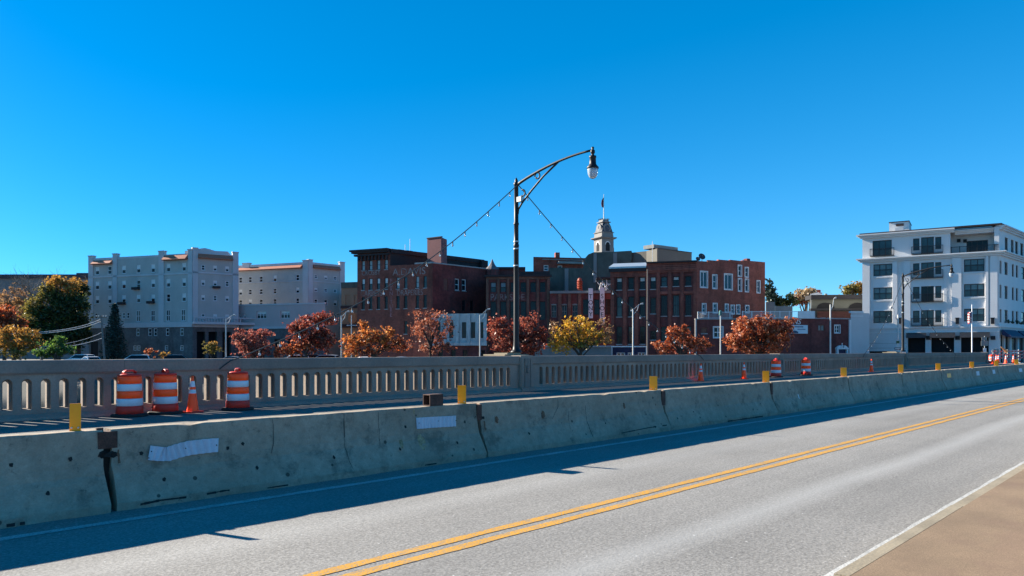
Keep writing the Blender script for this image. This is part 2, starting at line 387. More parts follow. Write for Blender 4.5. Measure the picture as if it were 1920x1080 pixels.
def stripe(y0, y1, x0, x1, z=0.0):
    mb = MB(); n = 700
    for i in range(n):
        a, b = x0 + (x1 - x0) * i / n, x0 + (x1 - x0) * (i + 1) / n
        w0, w1 = [.003 * math.sin(q * 1.7) + .003 * math.sin(q * 4.3) for q in (a, b)]; e0, e1 = [.007 * math.sin(q * 6.1 + y0) for q in (a, b)]
        mb.quad((a, y0 + w0 + e0, z), (b, y0 + w1 + e1, z), (b, y1 + w1 - e1, z), (a, y1 + w0 - e0, z))
    return mb
YC = 4.62
m2 = stripe(YC - .16, YC - .05, -40, 220); m3 = stripe(YC + .05, YC + .16, -40, 220)
struct('yellow_center_line', m2, YEL); struct('yellow_center_line', m3, YEL)
struct('white_edge_line', stripe(7.50, 7.62, -40, 220), WHT)
struct('white_edge_line', stripe(1.93, 2.05, -40, 220), WHT)
# pavement: kerb stones 15 cm high and a brown concrete walk
random.seed(5)
mb = MB(); x = -40.0
while x < 200:
    L = 3.0; dz = random.uniform(-.004, .004); dy = random.uniform(-.006, .006)
    mb.hexa([(x, 1.735, -.2), (x + L - .012, 1.735, -.2), (x + L - .012, 1.86 + dy, -.2), (x, 1.86 + dy, -.2)],
            [(x, 1.735, .146 + dz), (x + L - .012, 1.735, .146 + dz), (x + L - .012, 1.825 + dy, .146 + dz), (x, 1.825 + dy, .146 + dz)]); x += L
struct('kerb', mb, CURB)
mb = MB(); mb.box(-40, -3.0, -.2, 200, 1.73, .15); struct('sidewalk', mb, WALK)

# ================================================================== bridge parapet
PY0, PTOP = 20.0, 1.39
PIT = .385
def bay(mb, x0, x1, y0, z0, z1, wA, wB, za, zb):
    xc = (x0 + x1) / 2; yr, y2 = y0 + .15, y0 + .30; N = 8
    def arch(w, zlo, ztop):
        r = w / 2; pts = [(xc - r, zlo)]
        for i in range(N + 1):
            t = math.pi * (1 - i / N); pts.append((xc + r * math.cos(t), ztop - r + r * math.sin(t)))
        pts.append((xc + r, zlo)); return pts
    A, B = arch(wA, za, zb), arch(wB, za + .015, zb - .05)
    def plate(P, y, flip):
        def q(*ps):
            ps = [(p[0], y, p[1]) for p in ps]; mb.quad(*(ps if not flip else ps[::-1]))
        q((x0, z0), (x1, z0), (x1, P[-1][1]), (x0, P[0][1]))
        zs_ = P[1][1]
        q((x0, P[0][1]), P[0], P[1], (x0, zs_)); q(P[-1], (x1, P[-1][1]), (x1, zs_), P[-2])
        top = [(x0 + (x1 - x0) * i / N, z1) for i in range(N + 1)]
        arc = P[1:-1]
        q((x0, zs_), arc[0], top[0]); q(arc[-1], (x1, zs_), top[-1])
        for i in range(N): q(arc[i], arc[i + 1], top[i + 1], top[i])
    plate(A, y0, False); plate(B, y2, True)
    n = len(A)
    for i in range(n):
        j = (i + 1) % n
        mb.quad((A[i][0], yr, A[i][1]), (A[j][0], yr, A[j][1]), (B[j][0], yr, B[j][1]), (B[i][0], yr, B[i][1]))
        mb.quad((A[j][0], y0, A[j][1]), (A[i][0], y0, A[i][1]), (A[i][0], yr, A[i][1]), (A[j][0], yr, A[j][1]))
        mb.quad((B[j][0], yr, B[j][1]), (B[i][0], yr, B[i][1]), (B[i][0], y2, B[i][1]), (B[j][0], y2, B[j][1]))
def parapet(xa, xb, label):
    t = thing('bridge_parapet', ((xa + xb) / 2, 20.25, 0), label, 'parapet', 'balustrade lengths along the bridge walk')
    n = int((xb - xa - .5) / PIT); m = (xb - xa - n * PIT) / 2
    mb = MB(); y0 = PY0 + .07
    for i in range(n): bay(mb, xa + m + i * PIT, xa + m + (i + 1) * PIT, y0, .13, 1.06, .215, .12, .24, .955)
    for a, b in ((xa, xa + m), (xb - m, xb)): mb.box(a, y0, .13, b, y0 + .30, 1.06)
    mb.build('baluster_panel', PARA, t)
    mb = MB()
    prof = [(PY0 + .03, 1.055), (PY0, 1.10), (PY0, 1.36), (PY0 + .03, PTOP), (PY0 + .44, PTOP), (PY0 + .47, 1.36), (PY0 + .47, 1.055)]
    x = xa
    while x < xb - .01:
        x2 = min(x + 3.08, xb)
        mb.prism([(x, p[0], p[1]) for p in prof], (x2 - x - (.006 if x2 < xb else 0), 0, 0)); x = x2
    mb.build('cap_rail', PCAP, t)
    mb = MB(); prof = [(PY0 - .16, -.02), (PY0 - .13, .06), (PY0 + .03, .13), (PY0 + .45, .13), (PY0 + .45, -.02)]
    mb.prism([(xa, p[0], p[1]) for p in prof], (xb - xa, 0, 0)); mb.build('base_rail', PARA, t)
def pilaster(x, w, label, plinth=False):
    t = thing('parapet_pilaster', (x, 20.2, 0), label, 'pilaster', 'pilasters of the bridge balustrade')
    mb = MB(); y = PY0 - .05
    mb.box(x - w / 2, y, -.02, x + w / 2, PY0 + .6, PTOP + .03)
    mb.box(x - w / 2 - .03, y - .13, -.02, x + w / 2 + .03, y - .001, .12)
    for s in (-1, 1): mb.box(x + s * w * .36 - .04, y - .025, .16, x + s * w * .36 + .04, y - .001, 1.3)
    mb.build('pier', PARA, t)
    mb = MB(); mb.box(x - .13, y - .03, .16, x + .13, y - .001, 1.3); mb.build('raised_panel', PCAP, t)
    mb = MB(); mb.lathe([(.03, 0), (.06, .02), (.065, .2), (.03, .26), (.035, .3)], (x, y - .06, .72), 10); mb.box(x - .08, y - .055, 1.0, x + .08, y - .031, 1.04); mb.build('light_bracket', PCAP, t)
    if plinth:
        mb = MB(); mb.box(x - .55, 20.61, -1.2, x + .75, 21.75, 1.40); mb.build('lamp_plinth', PARA, t)
        mb = MB(); mb.box(x - .62, 20.58, 1.403, x + .8, 21.8, 1.46); mb.box(x - .3, 20.75, 1.462, x + .5, 21.5, 1.52); mb.build('plinth_cap', CURB, t)
def pilx(px): return onY(px, 20.0)[0]
PX1, PX2, PX3, PXE = pilx(986), pilx(1464), pilx(1699), pilx(1851)
PX0 = PX1 - 24.6
parapet(PX0 + .36, PX1 - .36, 'concrete balustrade length behind the three big orange barrels, widest arches')
parapet(PX1 + .36, PX2 - .3, 'concrete balustrade length between the black lamp post and the small pair of barrels')
parapet(PX2 + .3, PX3 - .3, 'concrete balustrade length in front of the dark brick building, behind two small barrels')
parapet(PX3 + .3, PXE - .5, 'end length of concrete balustrade below the white apartment block')
pilaster(PX1, .72, 'concrete pilaster beside the big black lamp post, between the large arches', True)
pilaster(PX2, .6, 'plain narrow concrete pilaster behind the two small barrels')
pilaster(PX3, .6, 'concrete pilaster carrying the distant black lamp post before the white block', True)
pilaster(PXE - .1, .8, 'concrete end pilaster where the balustrade stops near the barricades')

# ================================================================== jersey barriers
BY = 8.30          # centre line
PROF = [(.30, 0), (.30, .075), (.19, .30), (.155, .36), (.13, .45), (.105, .62), (.092, .795), (.082, .812)]
def halfw(z):
    for (a, za), (b, zb) in zip(PROF, PROF[1:]):
        if za <= z <= zb: return a + (b - a) * (z - za) / (zb - za + 1e-9)
    return PROF[-1][0]
JPX = [203, 899, 1244, 1447, 1592, 1692, 1766, 1824, 1872, 1908]
JX = [onY(p, BY - .12)[0] for p in JPX]
JX = [JX[0] - 5.45] + JX + [JX[-1] + 6.5, JX[-1] + 13]
BLAB = ['concrete barrier cut off by the picture edge, yellow plate beside its rusty connector',
        'long cracked concrete barrier carrying both white strips and the rusty steel box',
        'concrete barrier with rusty round stains on its upper face',
        'concrete barrier with dark scrape marks at its foot, below the first two small cones',
        'concrete barrier with white chalk scribble on its face',
        'concrete barrier below the lone distant cone',
        'concrete barrier between the distant lamp post and the yellow sticker',
        'concrete barrier with a small yellow sticker plate',
        'concrete barrier with two small pale stickers',
        'plain short looking concrete barrier below the barricades',
        'concrete barrier with one pale sticker near the barricades', 'far end concrete barrier past the last yellow plate']
def barrier(xa, xb, label, seed):
    rnd = random.Random(seed); L = xb - xa - rnd.uniform(.05, .065); x0 = xa + .027
    t = thing('concrete_barrier', ((xa + xb) / 2, BY, 0), label, 'barrier', 'concrete traffic barriers in a row')
    mb = MB(); full = [(-a, z) for a, z in PROF] + [(a, z) for a, z in PROF[::-1]]
    n = max(6, int(L / .16)); k = len(full); st = rnd.uniform(-.012, .012)
    ph = rnd.uniform(0, 9)
    for i in range(n + 1):
        x = x0 + L * i / n; e = .012 if i in (0, n) else 0
        for j, (y, z) in enumerate(full):
            jy = rnd.uniform(-.004, .004); jz = 0
            if j in (6, 7, 8, 9): jz = rnd.uniform(-.004, .003) - (rnd.random() < .05) * .02
            if j in (0, 1) and math.sin(i * .9 + ph) > .55: jy += rnd.uniform(.01, .035); 
            ex = (e * (z / .8) * (1 if i == 0 else -1)) if e else 0
            mb.v.append((x + ex + (rnd.uniform(-.012, .012) if e else 0), BY + y + jy + st * (i / n - .5), max(-.02, z + jz) if z > .05 else -.02))
    for i in range(n):
        for j in range(k - 1):
            a = i * k + j; mb.f.append((a, a + k, a + k + 1, a + 1)); mb.m.append(0)
    mb.f.append(tuple(range(k))); mb.m.append(0); mb.f.append(tuple(n * k + j for j in range(k - 1, -1, -1))); mb.m.append(0)
    body = mb.build('body', BARR, t)
    return t, body
CRK = M('crack_dark', (.03, .03, .03), .95, .1)  # dark ribbons for cracks and chipped foot edges
HOLE = M('dark_hole', (.03, .027, .024), .95, .1)
STN = M('ochre_stain', (.33, .25, .14), .9, .3, 8, 40, .3)
RST = M('rust_stain', (.16, .085, .05), .9, .3, 8, 40, .3)
BAR = []
for i in range(len(JX) - 1): BAR.append(barrier(JX[i], JX[i + 1], BLAB[min(i, len(BLAB) - 1)], 40 + i))
def face(x, z, d=.006): return (x, BY - halfw(z) - d, z)
def fpx(px, py):        # pixel on the near face of the barrier
    z = .5
    for _ in range(6):
        Y = BY - halfw(max(0, min(z, .81))); X, Z = onY(px, Y); z = zat(py, Z)
    return X, max(.02, min(z, .8))
def ribbon(parent, pts, w, name, m, d=.005, seed=0):
    rnd = random.Random(seed); mb = MB(); P = []
    for i, (x, z) in enumerate(pts): P.append((x + rnd.uniform(-.006, .006), z))
    Q = []
    for (a, b) in zip(P, P[1:]):
        for s in range(4): Q.append((a[0] + (b[0] - a[0]) * s / 4 + rnd.uniform(-.007, .007), a[1] + (b[1] - a[1]) * s / 4))
    Q.append(P[-1])
    for (a, b) in zip(Q, Q[1:]):
        wa = w * rnd.uniform(.5, 1.1); dx, dz = b[0] - a[0], b[1] - a[1]; l = math.hypot(dx, dz) + 1e-9; nx, nz = -dz / l * wa / 2, dx / l * wa / 2
        mb.quad(face(a[0] - nx, a[1] - nz, d), face(a[0] + nx, a[1] + nz, d), face(b[0] + nx, b[1] + nz, d), face(b[0] - nx, b[1] - nz, d))
    return mb.build(name, m, parent)
def blot(parent, px, py, r, name, m, sx=1.0, sz=1.0, seed=0, d=.004):
    x, z = fpx(px, py); rnd = random.Random(seed + int(px)); mb = MB(); n = 14; pts = []
    for k in range(n):
        a = 2 * math.pi * k / n; rr = r * rnd.uniform(.65, 1.15); pts.append(face(x + rr * sx * math.cos(a), max(.02, min(.79, z + rr * sz * math.sin(a))), d))
    c = face(x, z, d)
    for k in range(n): mb.quad(c, pts[k], pts[(k + 1) % n])
    return mb.build(name, m, parent)
def crack(bi, pxs, w=.012, seed=0): ribbon(BAR[bi][0], [fpx(*p) for p in pxs], w, 'crack', CRK, seed=seed)
crack(1, [(645, 775), (646, 835), (652, 858), (664, 886)], .009, 1)
crack(1, [(510, 785), (512, 830), (509, 850)], .007, 2); crack(1, [(709, 772), (711, 810), (712, 835)], .006, 3)
crack(2, [(1098, 760), (1100, 790), (1112, 820)], .012, 4); crack(2, [(1045, 748), (1046, 762), (1035, 785)], .01, 5); crack(2, [(1066, 770), (1069, 805)], .007, 6)
crack(4, [(1506, 715), (1507, 738)], .012, 7); crack(4, [(1549, 712), (1550, 740)], .012, 8)
crack(1, [(262, 946), (300, 938), (350, 932)], .028, 9); crack(1, [(388, 926), (420, 920), (430, 919)], .02, 10); crack(1, [(500, 922), (540, 917)], .018, 11); crack(1, [(796, 878), (818, 873)], .022, 12)
crack(0, [(12, 994), (46, 990)], .05, 13); crack(3, [(1364, 795), (1400, 788), (1430, 783)], .03, 14); crack(2, [(1165, 812), (1215, 802), (1250, 797)], .02, 15)
for bi, px, py in ((0, 132, 861), (0, 21, 872), (0, 90, 925), (1, 265, 850), (1, 455, 832), (1, 427, 840), (1, 626, 857), (1, 482, 877), (1, 750, 842), (1, 760, 800), (1, 871, 791), (1, 857, 830), (2, 992, 813), (2, 1135, 793), (2, 1195, 786), (2, 1197, 820), (3, 1300, 772), (3, 1346, 760), (1, 308, 899)):
    blot(BAR[bi][0], px, py, .022, 'bolt_hole', HOLE, .9, 1.1)
for bi, px, py, r, m_, sx_, sz_ in ((1, 752, 832, .05, STN, .8, 1.4), (1, 790, 830, .075, STN, 1.0, 1.6), (1, 776, 770, .03, STN, .7, 2.2), (2, 931, 787, .045, RST, 1, 1.3), (2, 1018, 778, .055, RST, .9, 1.3), (2, 1170, 761, .05, RST, .8, 1.3), (2, 1229, 757, .03, RST, .8, 1.4), (4, 1497, 743, .06, WHITE, .5, 1.2)):
    blot(BAR[bi][0], px, py, r, 'stain', m_, sx_, sz_)
# rusty connector pockets at the open joints
for j, (hw, zlo) in ((1, (.13, .62)), (2, (.07, .55)), (3, (.09, .5)), (4, (.07, .5))):
    x = JX[j]; mb = MB()
    mb.box(x - hw * .7, BY - halfw(zlo) - .006, zlo, x + hw * .7, BY + .06, .79)
    mb.box(x - hw * .7, BY - .06, .792, x - hw * .2, BY - .03, .83 if j == 1 else .80)
    mb.build('connector_box', RUST, BAR[j][0])
    if j < 3:
        for q in range(4): blot(BAR[j if q % 2 else j - 1][0], JPX[j - 1] + (-9, 9, -14, 14)[q] * (.8 if j == 1 else .5), 852 if j == 1 else 783, .045 if j == 1 else .03, 'spalled_patch', HOLE, 1.0, .8, q)
        ribbon(BAR[j][0], [(x + .10, zlo - .02), (x + .105, zlo - .16)], .03, 'rust_streak', RST, seed=j * 7)
for j in range(1, len(JX) - 1):
    mb = MB(); mb.box(JX[j] - .06, BY - .05, 0, JX[j] + .06, BY + .05, .775); mb.build('joint_light_block', HOLE, BAR[j][0])  # dark plate added in each gap to stop sunlight coming through
# crumpled reflective strips bolted to the second barrier
def strip_sheet(top, bot, bi, nm='reflective_strip', lab=None, n=120, ribs=True):
    mb = MB()
    def lerp(L, t):
        t *= len(L) - 1; i = min(int(t), len(L) - 2); f = t - i; return (L[i][0] + (L[i + 1][0] - L[i][0]) * f, L[i][1] + (L[i + 1][1] - L[i][1]) * f)
    rows = 5; G = []
    for i in range(n + 1):
        t = i / n; a, b = fpx(*lerp(top, t)), fpx(*lerp(bot, t))
        bulge = .010 + .022 * abs(math.sin(t * 34)) ** 1.5 + .008 * math.sin(t * 9 + 1)
        G.append([face(a[0] + (b[0] - a[0]) * r / rows, a[1] + (b[1] - a[1]) * r / rows, bulge) for r in range(rows + 1)])
    for i in range(n):
        for r in range(rows): mb.quad(G[i][r], G[i][r + 1], G[i + 1][r + 1], G[i + 1][r])
    o = mb.build(nm, STRIP, BAR[bi][0])
    if lab: o['label'] = lab
    return o
strip_sheet([(281, 835), (306, 838), (312, 838), (330, 832), (352, 826), (380, 823), (409, 821)], [(276, 862), (296, 864), (318, 864), (340, 857), (360, 852), (385, 849), (408, 847)], 1, lab='buckled white reflective strip drooping at one end')
strip_sheet([(779, 783), (854, 779)], [(780, 804), (854, 799)], 1, lab='flat white reflective strip')
for px, py in ((281, 846), (276, 858), (345, 840), (403, 834), (782, 793), (818, 789), (851, 788)): blot(BAR[1][0], px, py, .008, 'bolt_hole', HOLE, d=.045)
def sticker(bi, px, py, w, h, m, name='sticker'):
    x, z = fpx(px, py); mb = MB()
    mb.quad(face(x - w / 2, z - h / 2, .012), face(x + w / 2, z - h / 2, .012), face(x + w / 2, z + h / 2, .012), face(x - w / 2, z + h / 2, .012)); mb.build(name, m, BAR[bi][0])
sticker(7, 1779, 704, .62, .17, YPL); sticker(8, 1833, 700, .6, .2, STRIP); sticker(8, 1863, 697, .6, .2, STRIP); sticker(10, 1913, 694, .9, .2, STRIP)
# yellow marker plates standing on the barriers
MK = []
def marker(px, ylo, w, az, label):
    x, Z = onY(px, BY); t = thing('marker_plate', (x, BY, .80), label, 'road marker', 'yellow marker plates on the barriers')
    rl = random.Random(px); lk = rl.uniform(-.05, .03); h = rl.uniform(.285, .31); d = (-math.sin(az), math.cos(az)); nrm = (-math.cos(az), -math.sin(az)); mb = MB(); c = .006
    def p(s, k, z): return (x + d[0] * s + nrm[0] * k, BY + d[1] * s + nrm[1] * k, z)
    for s in range(4):
        z0, z1 = .80 + h * s / 4, .80 + h * (s + 1) / 4; lean = lk * (s / 4) ** 2; lean2 = lk * ((s + 1) / 4) ** 2
        mb.hexa([p(-w / 2, c + lean, z0), p(w / 2, c + lean, z0), p(w / 2, -c + lean, z0), p(-w / 2, -c + lean, z0)], [p(-w / 2, c + lean2, z1), p(w / 2, c + lean2, z1), p(w / 2, -c + lean2, z1), p(-w / 2, -c + lean2, z1)])
    mb.build('plate', YPL, t)
    for q in (-.3, .3):
        mb = MB(); a = p(q * w, .004, .845); mb.tube([a, (a[0] + nrm[0] * .016, a[1] + nrm[1] * .016, a[2])], .009, 8); mb.build('bolt', GALV, t)
    mb = MB(); mb.hexa([p(-w / 2, .03, .79), p(w / 2, .03, .79), p(w / 2, -.03, .79), p(-w / 2, -.03, .79)], [p(-w / 2, .02, .815), p(w / 2, .02, .815), p(w / 2, -.02, .815), p(-w / 2, -.02, .815)]); mb.build('foot', YPL, t)
ML = ['yellow plate on the barrier beside the biggest rusty connector', 'yellow plate on the barrier beside the rusty steel box', 'yellow plate on the barrier below the dish topped brick building',
      'yellow plate on the barrier touching the nearer of the small paired barrels', 'yellow plate on the barrier below the white corner wall', 'yellow plate on the barrier below the distant lamp post',
      'yellow plate on the barrier below the middle garage opening', 'yellow plate on the barrier near the end of the balustrade', 'yellow plate on the barrier in front of the striped barricades', 'last yellow plate, leaning on the barrier past the barricades']
for (px, w, az), lab in zip(((141, .100, 1.1), (866, .128, .75), (1225, .16, .5), (1436, .165, .42), (1582, .17, .4), (1689, .17, .4), (1759, .18, .4), (1822, .18, .4), (1868, .19, .4), (1906, .2, .4)), ML): marker(px, 0, w, az, lab)
# rusty open steel tube lying on the barrier
x, _ = onY(812, BY); t = thing('steel_box', (x, BY, .815), 'rusty open ended steel box resting on top of the barrier', 'steel box')
mb = MB(); W_ = .125; H_ = .155; T_ = .012
for a in ((x - W_, BY - .08, .815, x + W_, BY + .08, .815 + T_), (x - W_, BY - .08, .815 + H_, x + W_, BY + .08, .815 + H_ + T_), (x - W_, BY - .08, .815 + T_, x + W_, BY - .08 + T_, .815 + H_), (x - W_, BY + .08 - T_, .815 + T_, x + W_, BY + .08, .815 + H_)): mb.box(*a)
mb.build('tube', RUST, t)
mb = MB(); mb.box(x + W_ - .02, BY - .067, .83, x + W_ - .008, BY + .067, .968); mb.build('end_plate', RUST, t)

# ================================================================== the town: every building a thing
STUC = M('grey_stucco', (.44, .425, .395), .9, .08, .4, 8, .06, stain=(.32, .315, .30), stainamt=.4, stscale=.5)
STUL = M('pale_stucco', (.52, .51, .51), .9, .06, .4, 8, .05, stain=(.36, .36, .37), stainamt=.3)
PINK = M('pinkish_render', (.47, .385, .37), .9, .06, .5, 8, .05)
GBAS = brickM('grey_brick', (.13, .125, .12), (.10, .10, .10), (.15, .15, .15))
TILE = M('red_roof_tile', (.42, .14, .08), .8, .25, 5, 20, .2)
REDB = brickM('red_brick', (.32, .075, .05), (.23, .055, .038), (.16, .09, .07))
REDB2 = brickM('bright_red_brick', (.36, .085, .055), (.27, .065, .045), (.18, .10, .08))
BRNB = brickM('brown_brick', (.24, .105, .07), (.17, .078, .054), (.12, .085, .07))
DRKB = brickM('dark_brick', (.215, .05, .042), (.16, .04, .036), (.10, .065, .06))
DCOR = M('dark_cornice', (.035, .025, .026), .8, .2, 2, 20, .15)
GCON = M('green_grey_render', (.085, .105, .088), .9, .2, .6, 8, .1, stain=(.03, .042, .038), stainamt=.8, stscale=.5)
LCON = M('light_grey_render', (.22, .235, .225), .9, .12, .6, 8, .1, stain=(.16, .18, .18), stainamt=.5)
WPNT = M('weathered_white_paint', (.46, .48, .47), .8, .1, 1.2, 12, .1, stain=(.20, .21, .21), stainamt=.7, stscale=1.5)
WHB = M('white_cladding', (.66, .65, .64), .7, .04, .5, 8, .03)
WHB2 = M('white_cladding_base', (.58, .575, .57), .7, .05, .5, 8, .04)
ROOF = M('dark_roofing', (.022, .022, .026), .9, .2, .5, 6, .1)
MROOF = M('pale_metal_roof', (.42, .46, .48), .4, .1, 1.0, 8, .1, metal=.4)
TAN = M('tan_render', (.26, .19, .12), .9, .12, .5, 8, .1)
NAVY = M('navy_paint', (.012, .016, .06), .6, .15)
OLIV = M('olive_grey_siding', (.10, .105, .088), .9, .1, .6, 10, .1)
WINF = M('dark_window_frame', (.025, .025, .03), .5, .1)
STON = M('stone_sill', (.36, .34, .33), .85, .1)
GHOST = M('faded_white_paint', (.31, .235, .22), .9, .25, 1.4, 14, .3, stain=(.20, .075, .055), stainamt=1.0, stscale=.8, ststretch=(1, 1, .6))
GHOST2 = M('faded_pink_paint', (.42, .20, .21), .9, .25, 1.4, 14, .3, stain=(.20, .065, .05), stainamt=.8, stscale=1.1, ststretch=(1, 1, .6))
BLOCKED = M('boarded_opening', (.24, .085, .06), .9, .2)
G0 = -.66

def building(name, pa, za, label, cat='building'):
    x, y = xy(pa, za); return thing(name, (x, y, G0), label, cat)
def shell(mb, P, z1, skip=(), z0=G0, roof=True):       # plain walls on the remaining sides of a footprint, flat roof
    n = len(P)
    for i in range(n):
        if i in skip: continue
        a, b = P[i], P[(i + 1) % n]; mb.quad((a[0], a[1], z0), (b[0], b[1], z0), (b[0], b[1], z1), (a[0], a[1], z1))
    if roof: mb.cur = 1; mb.quad(*[(p[0], p[1], z1) for p in P]); mb.cur = 0
def grid(cols, rows): return [(a, b, c, d) for a, b in cols for c, d in rows]
rw = random.Random(11); SKYREF = M('painted_sky_reflection', (.36, .44, .44), .8, .1)  # flat grey-teal colour standing for sky reflected in the store panes

# ---- hotel: long grey stucco block with red tiled eaves -------------------------------------------------
A, B, C_ = xy(167, 154), xy(361, 145.5), xy(447, 150.5)
hot = building('stucco_hotel', 300, 150, 'long grey stucco hotel with red tiled eaves and dark brick base beside the conifer')
W1, W2 = Wall(A, B), Wall(B, C_)
back1 = bk(A, 14, -1); back2 = bk(C_, 14, 1)
zt1 = W1.z(260, 484)
r1 = W1.rows(182, (500.5, 515.3), (528, 543), (555, 569.5)); r2 = W1.rows(260, (582, 603)); r3 = W1.rows(260, (616, 630)); r4 = W1.rows(256, (648, 657))
c1 = W1.cols(7.4, 182.4, 205.6, 232.2, 259.7, 287, 315.7, 345)
hA = grid(c1, r1) + grid(W1.cols(7.5, 259, 286.5, 315, 343.5), r2) + grid(W1.cols(6, 258.5, 281, 291.5, 314, 341), r3) + grid(W1.cols(6, 253, 260, 312, 341), r4) + grid(W1.cols(5, 180, 232, 240), W1.rows(182, (587, 598)))
zb = W1.z(260, 612)
mb = MB(); up = [h for h in hA if h[2] > zb]; lo = [h for h in hA if h[2] <= zb]
facade(mb, W1, 0, W1.L, zb, zt1, up, .12)
r5 = W2.rows(403, (498, 508), (526, 536), (554, 564), (589, 598))
hB = grid(W2.cols(7, 381, 403.5, 426), r5)
facade(mb, W2, 0, W2.L, zb, zt1, hB, .12)
shell(mb, [A, B, C_, back2, back1], zt1, skip=(0, 1)); mb.build('wall', STUC, hot)
mb = MB(); facade(mb, W1, 0, W1.L, G0, zb, lo + [(W1.U(170), W1.U(184), G0 + .02, W1.z(177, 640))], .121)
pc = W2.cols(16, 377, 399, 425)
facade(mb, W2, 0, W2.L, G0, zb, [(a, b, G0 + .3, W2.z(400, 622)) for a, b in pc], 1.5); mb.build('base', GBAS, hot)
for a, b in pc: mb = MB(); mb.wquad(W2, a, b, -1.49, G0, W2.z(400, 622)); mb.build('porch_recess', DARK, hot)
mb = MB(); mb.wquad(W1, W1.U(170), W1.U(184), -.12, G0, W1.z(177, 640)); mb.build('porch_recess', DARK, hot)
mb = MB()
for h in hA:
    tall = abs(h[2] - r2[0][0]) < .01
for i, h in enumerate(hA): window(W1, h, hot, WHITE, GL, depth=.12, fw=.11, sill=STUL if h[2] > zb else None, blind_or_reflection=(.45, BLIND) if h[2] > r2[0][1] and i % 7 != 3 else None, mull=1 if abs(h[2] - r2[0][0]) < .01 else 0)
for i, h in enumerate(hB): window(W2, h, hot, WHITE, GL, depth=.12, fw=.11, sill=STUL, blind_or_reflection=(.4, BLIND) if i % 3 else None)
mb = MB()
mb.wbox(W1, -.05, W1.L + .1, .003, .22, zb - .25, zb + .75); mb.wbox(W1, -.05, W1.L + .1, .003, .14, W1.z(260, 515.5) - .25, W1.z(260, 515.5) + .1)
mb.wbox(W2, 0, W2.L, .003, .22, zb - .25, zb + .35); mb.wbox(W2, 0, W2.L, .003, .14, W2.z(403, 512) - .25, W2.z(403, 512) + .1); mb.build('band_course', STUL, hot)
def pier(W, pa, pb, pt, name='corner_pier', par=None, z0=zb, d=.14, m=STUL):
    mb = MB(); u0, u1, zt = W.U(pa), W.U(pb), W.z((pa + pb) / 2, pt); mb.wbox(W, u0, u1, -.6, d, z0, zt); mb.wbox(W, u0 - .08, u1 + .08, -.7, d + .1, zt + .003, zt + .2); mb.build(name, m, par or hot)
pier(W1, 166.5, 175, 481); pier(W1, 212, 220, 477); pier(W1, 298, 308, 472); pier(W1, 353, 361, 469); pier(W2, 361, 371, 466); pier(W2, 436, 447, 474)
def eave(W, pa, pb, ylo, yhi, par, m=TILE):
    mb = MB(); u0, u1 = W.U(pa), W.U(pb); p = (pa + pb) / 2; z0, z1 = W.z(p, ylo), W.z(p, yhi)
    a, b, c, d = W.pt(u0, .85), W.pt(u1, .85), W.pt(u1, .02), W.pt(u0, .02)
    mb.hexa([a + (z0,), b + (z0,), c + (z0,), d + (z0,)], [a + (z0 + .15,), b + (z0 + .15,), c + (z1,), d + (z1,)]); mb.build('tiled_eave', m, par)
eave(W1, 175.5, 211.5, 496, 488, hot); eave(W1, 308.5, 352.5, 488, 478, hot); eave(W2, 371.5, 435.5, 486.5, 477.5, hot)
mb = MB(); mb.wbox(W1, 0, W1.L, -.4, .003, zt1 + .003, W1.z(260, 480)); mb.wbox(W2, .3, W2.L - .3, -.4, .003, zt1 + .003, W2.z(403, 476)); 
gz = [(372, 478), (372, 466), (385, 464.5), (395, 467), (405, 470), (428, 471), (434, 477)]
mb.wprism(W2, [(W2.U(p), W2.z(p, y)) for p, y in gz], -.9, -.45)
gz2 = [(342, 482), (342, 470), (350, 468.5), (352, 465), (360, 464), (360, 482)]
mb.wprism(W1, [(W1.U(p), W1.z(p, y)) for p, y in gz2], -1.2, -.65); mb.build('parapet_gable', STUL, hot)
mb = MB(); z0, z1 = W2.z(400, 604), W2.z(400, 597)
for k in range(17):
    u = W2.L * k / 16; mb.wbox(W2, u - .08, u + .08, 1.3, 1.5, z0, z1)
mb.wbox(W2, -.2, W2.L + 3, 1.25, 1.55, z1, z1 + .22); mb.wbox(W2, -.2, W2.L + 3, .23, 1.6, z0 - .5, z0); mb.build('balcony_rail', STUL, hot)
mb = MB()
for p, y in ((257, 541), (230.5, 569), (285, 567)):
    z = W1.z(p, y); mb.wbox(W1, W1.U(p - 6), W1.U(p + 6), .1, .7, z - .25, z + .25)
z = W2.z(404, 538); mb.wbox(W2, W2.U(398), W2.U(412), .1, .7, z - .3, z + .15); mb.build('window_balcony', DCOR, hot)
# ---- hotel wing and low annex
wing = building('hotel_wing', 560, 168, 'set back grey hotel wing with red roof edge and two square corner turrets')
E_, F_, G_ = xy(436, 174), xy(578, 166), xy(646, 173)
V1, V2 = Wall(E_, F_), Wall(F_, G_); vt = V1.z(520, 500.5)
vr = V1.rows(516, (516.5, 528), (540.5, 551), (560, 572)); vh = grid(V1.cols(6.4, 451, 469, 489.5, 515.5, 558), vr)
vr2 = V2.rows(611, (517, 523.5), (541, 547.5), (562, 572), (588, 601)); vh2 = grid(V2.cols(6.2, 592.5, 611, 628.5), vr2)
mb = MB(); facade(mb, V1, 0, V1.L, G0, vt, vh, .12); facade(mb, V2, 0, V2.L, G0, vt, vh2, .12)
shell(mb, [E_, F_, G_, bk(G_, 12, 1), bk(E_, 12, -1)], vt, skip=(0, 1)); mb.build('wall', STUC, wing)
for i, h in enumerate(vh): window(V1, h, wing, WHITE, GL, depth=.12, fw=.11, sill=STUL, blind_or_reflection=(.4, BLIND) if i % 4 == 1 else None)
for i, h in enumerate(vh2): window(V2, h, wing, WHITE, GL, depth=.12, fw=.11, sill=STUL, blind_or_reflection=(.5, BLIND) if i % 3 == 1 else None)
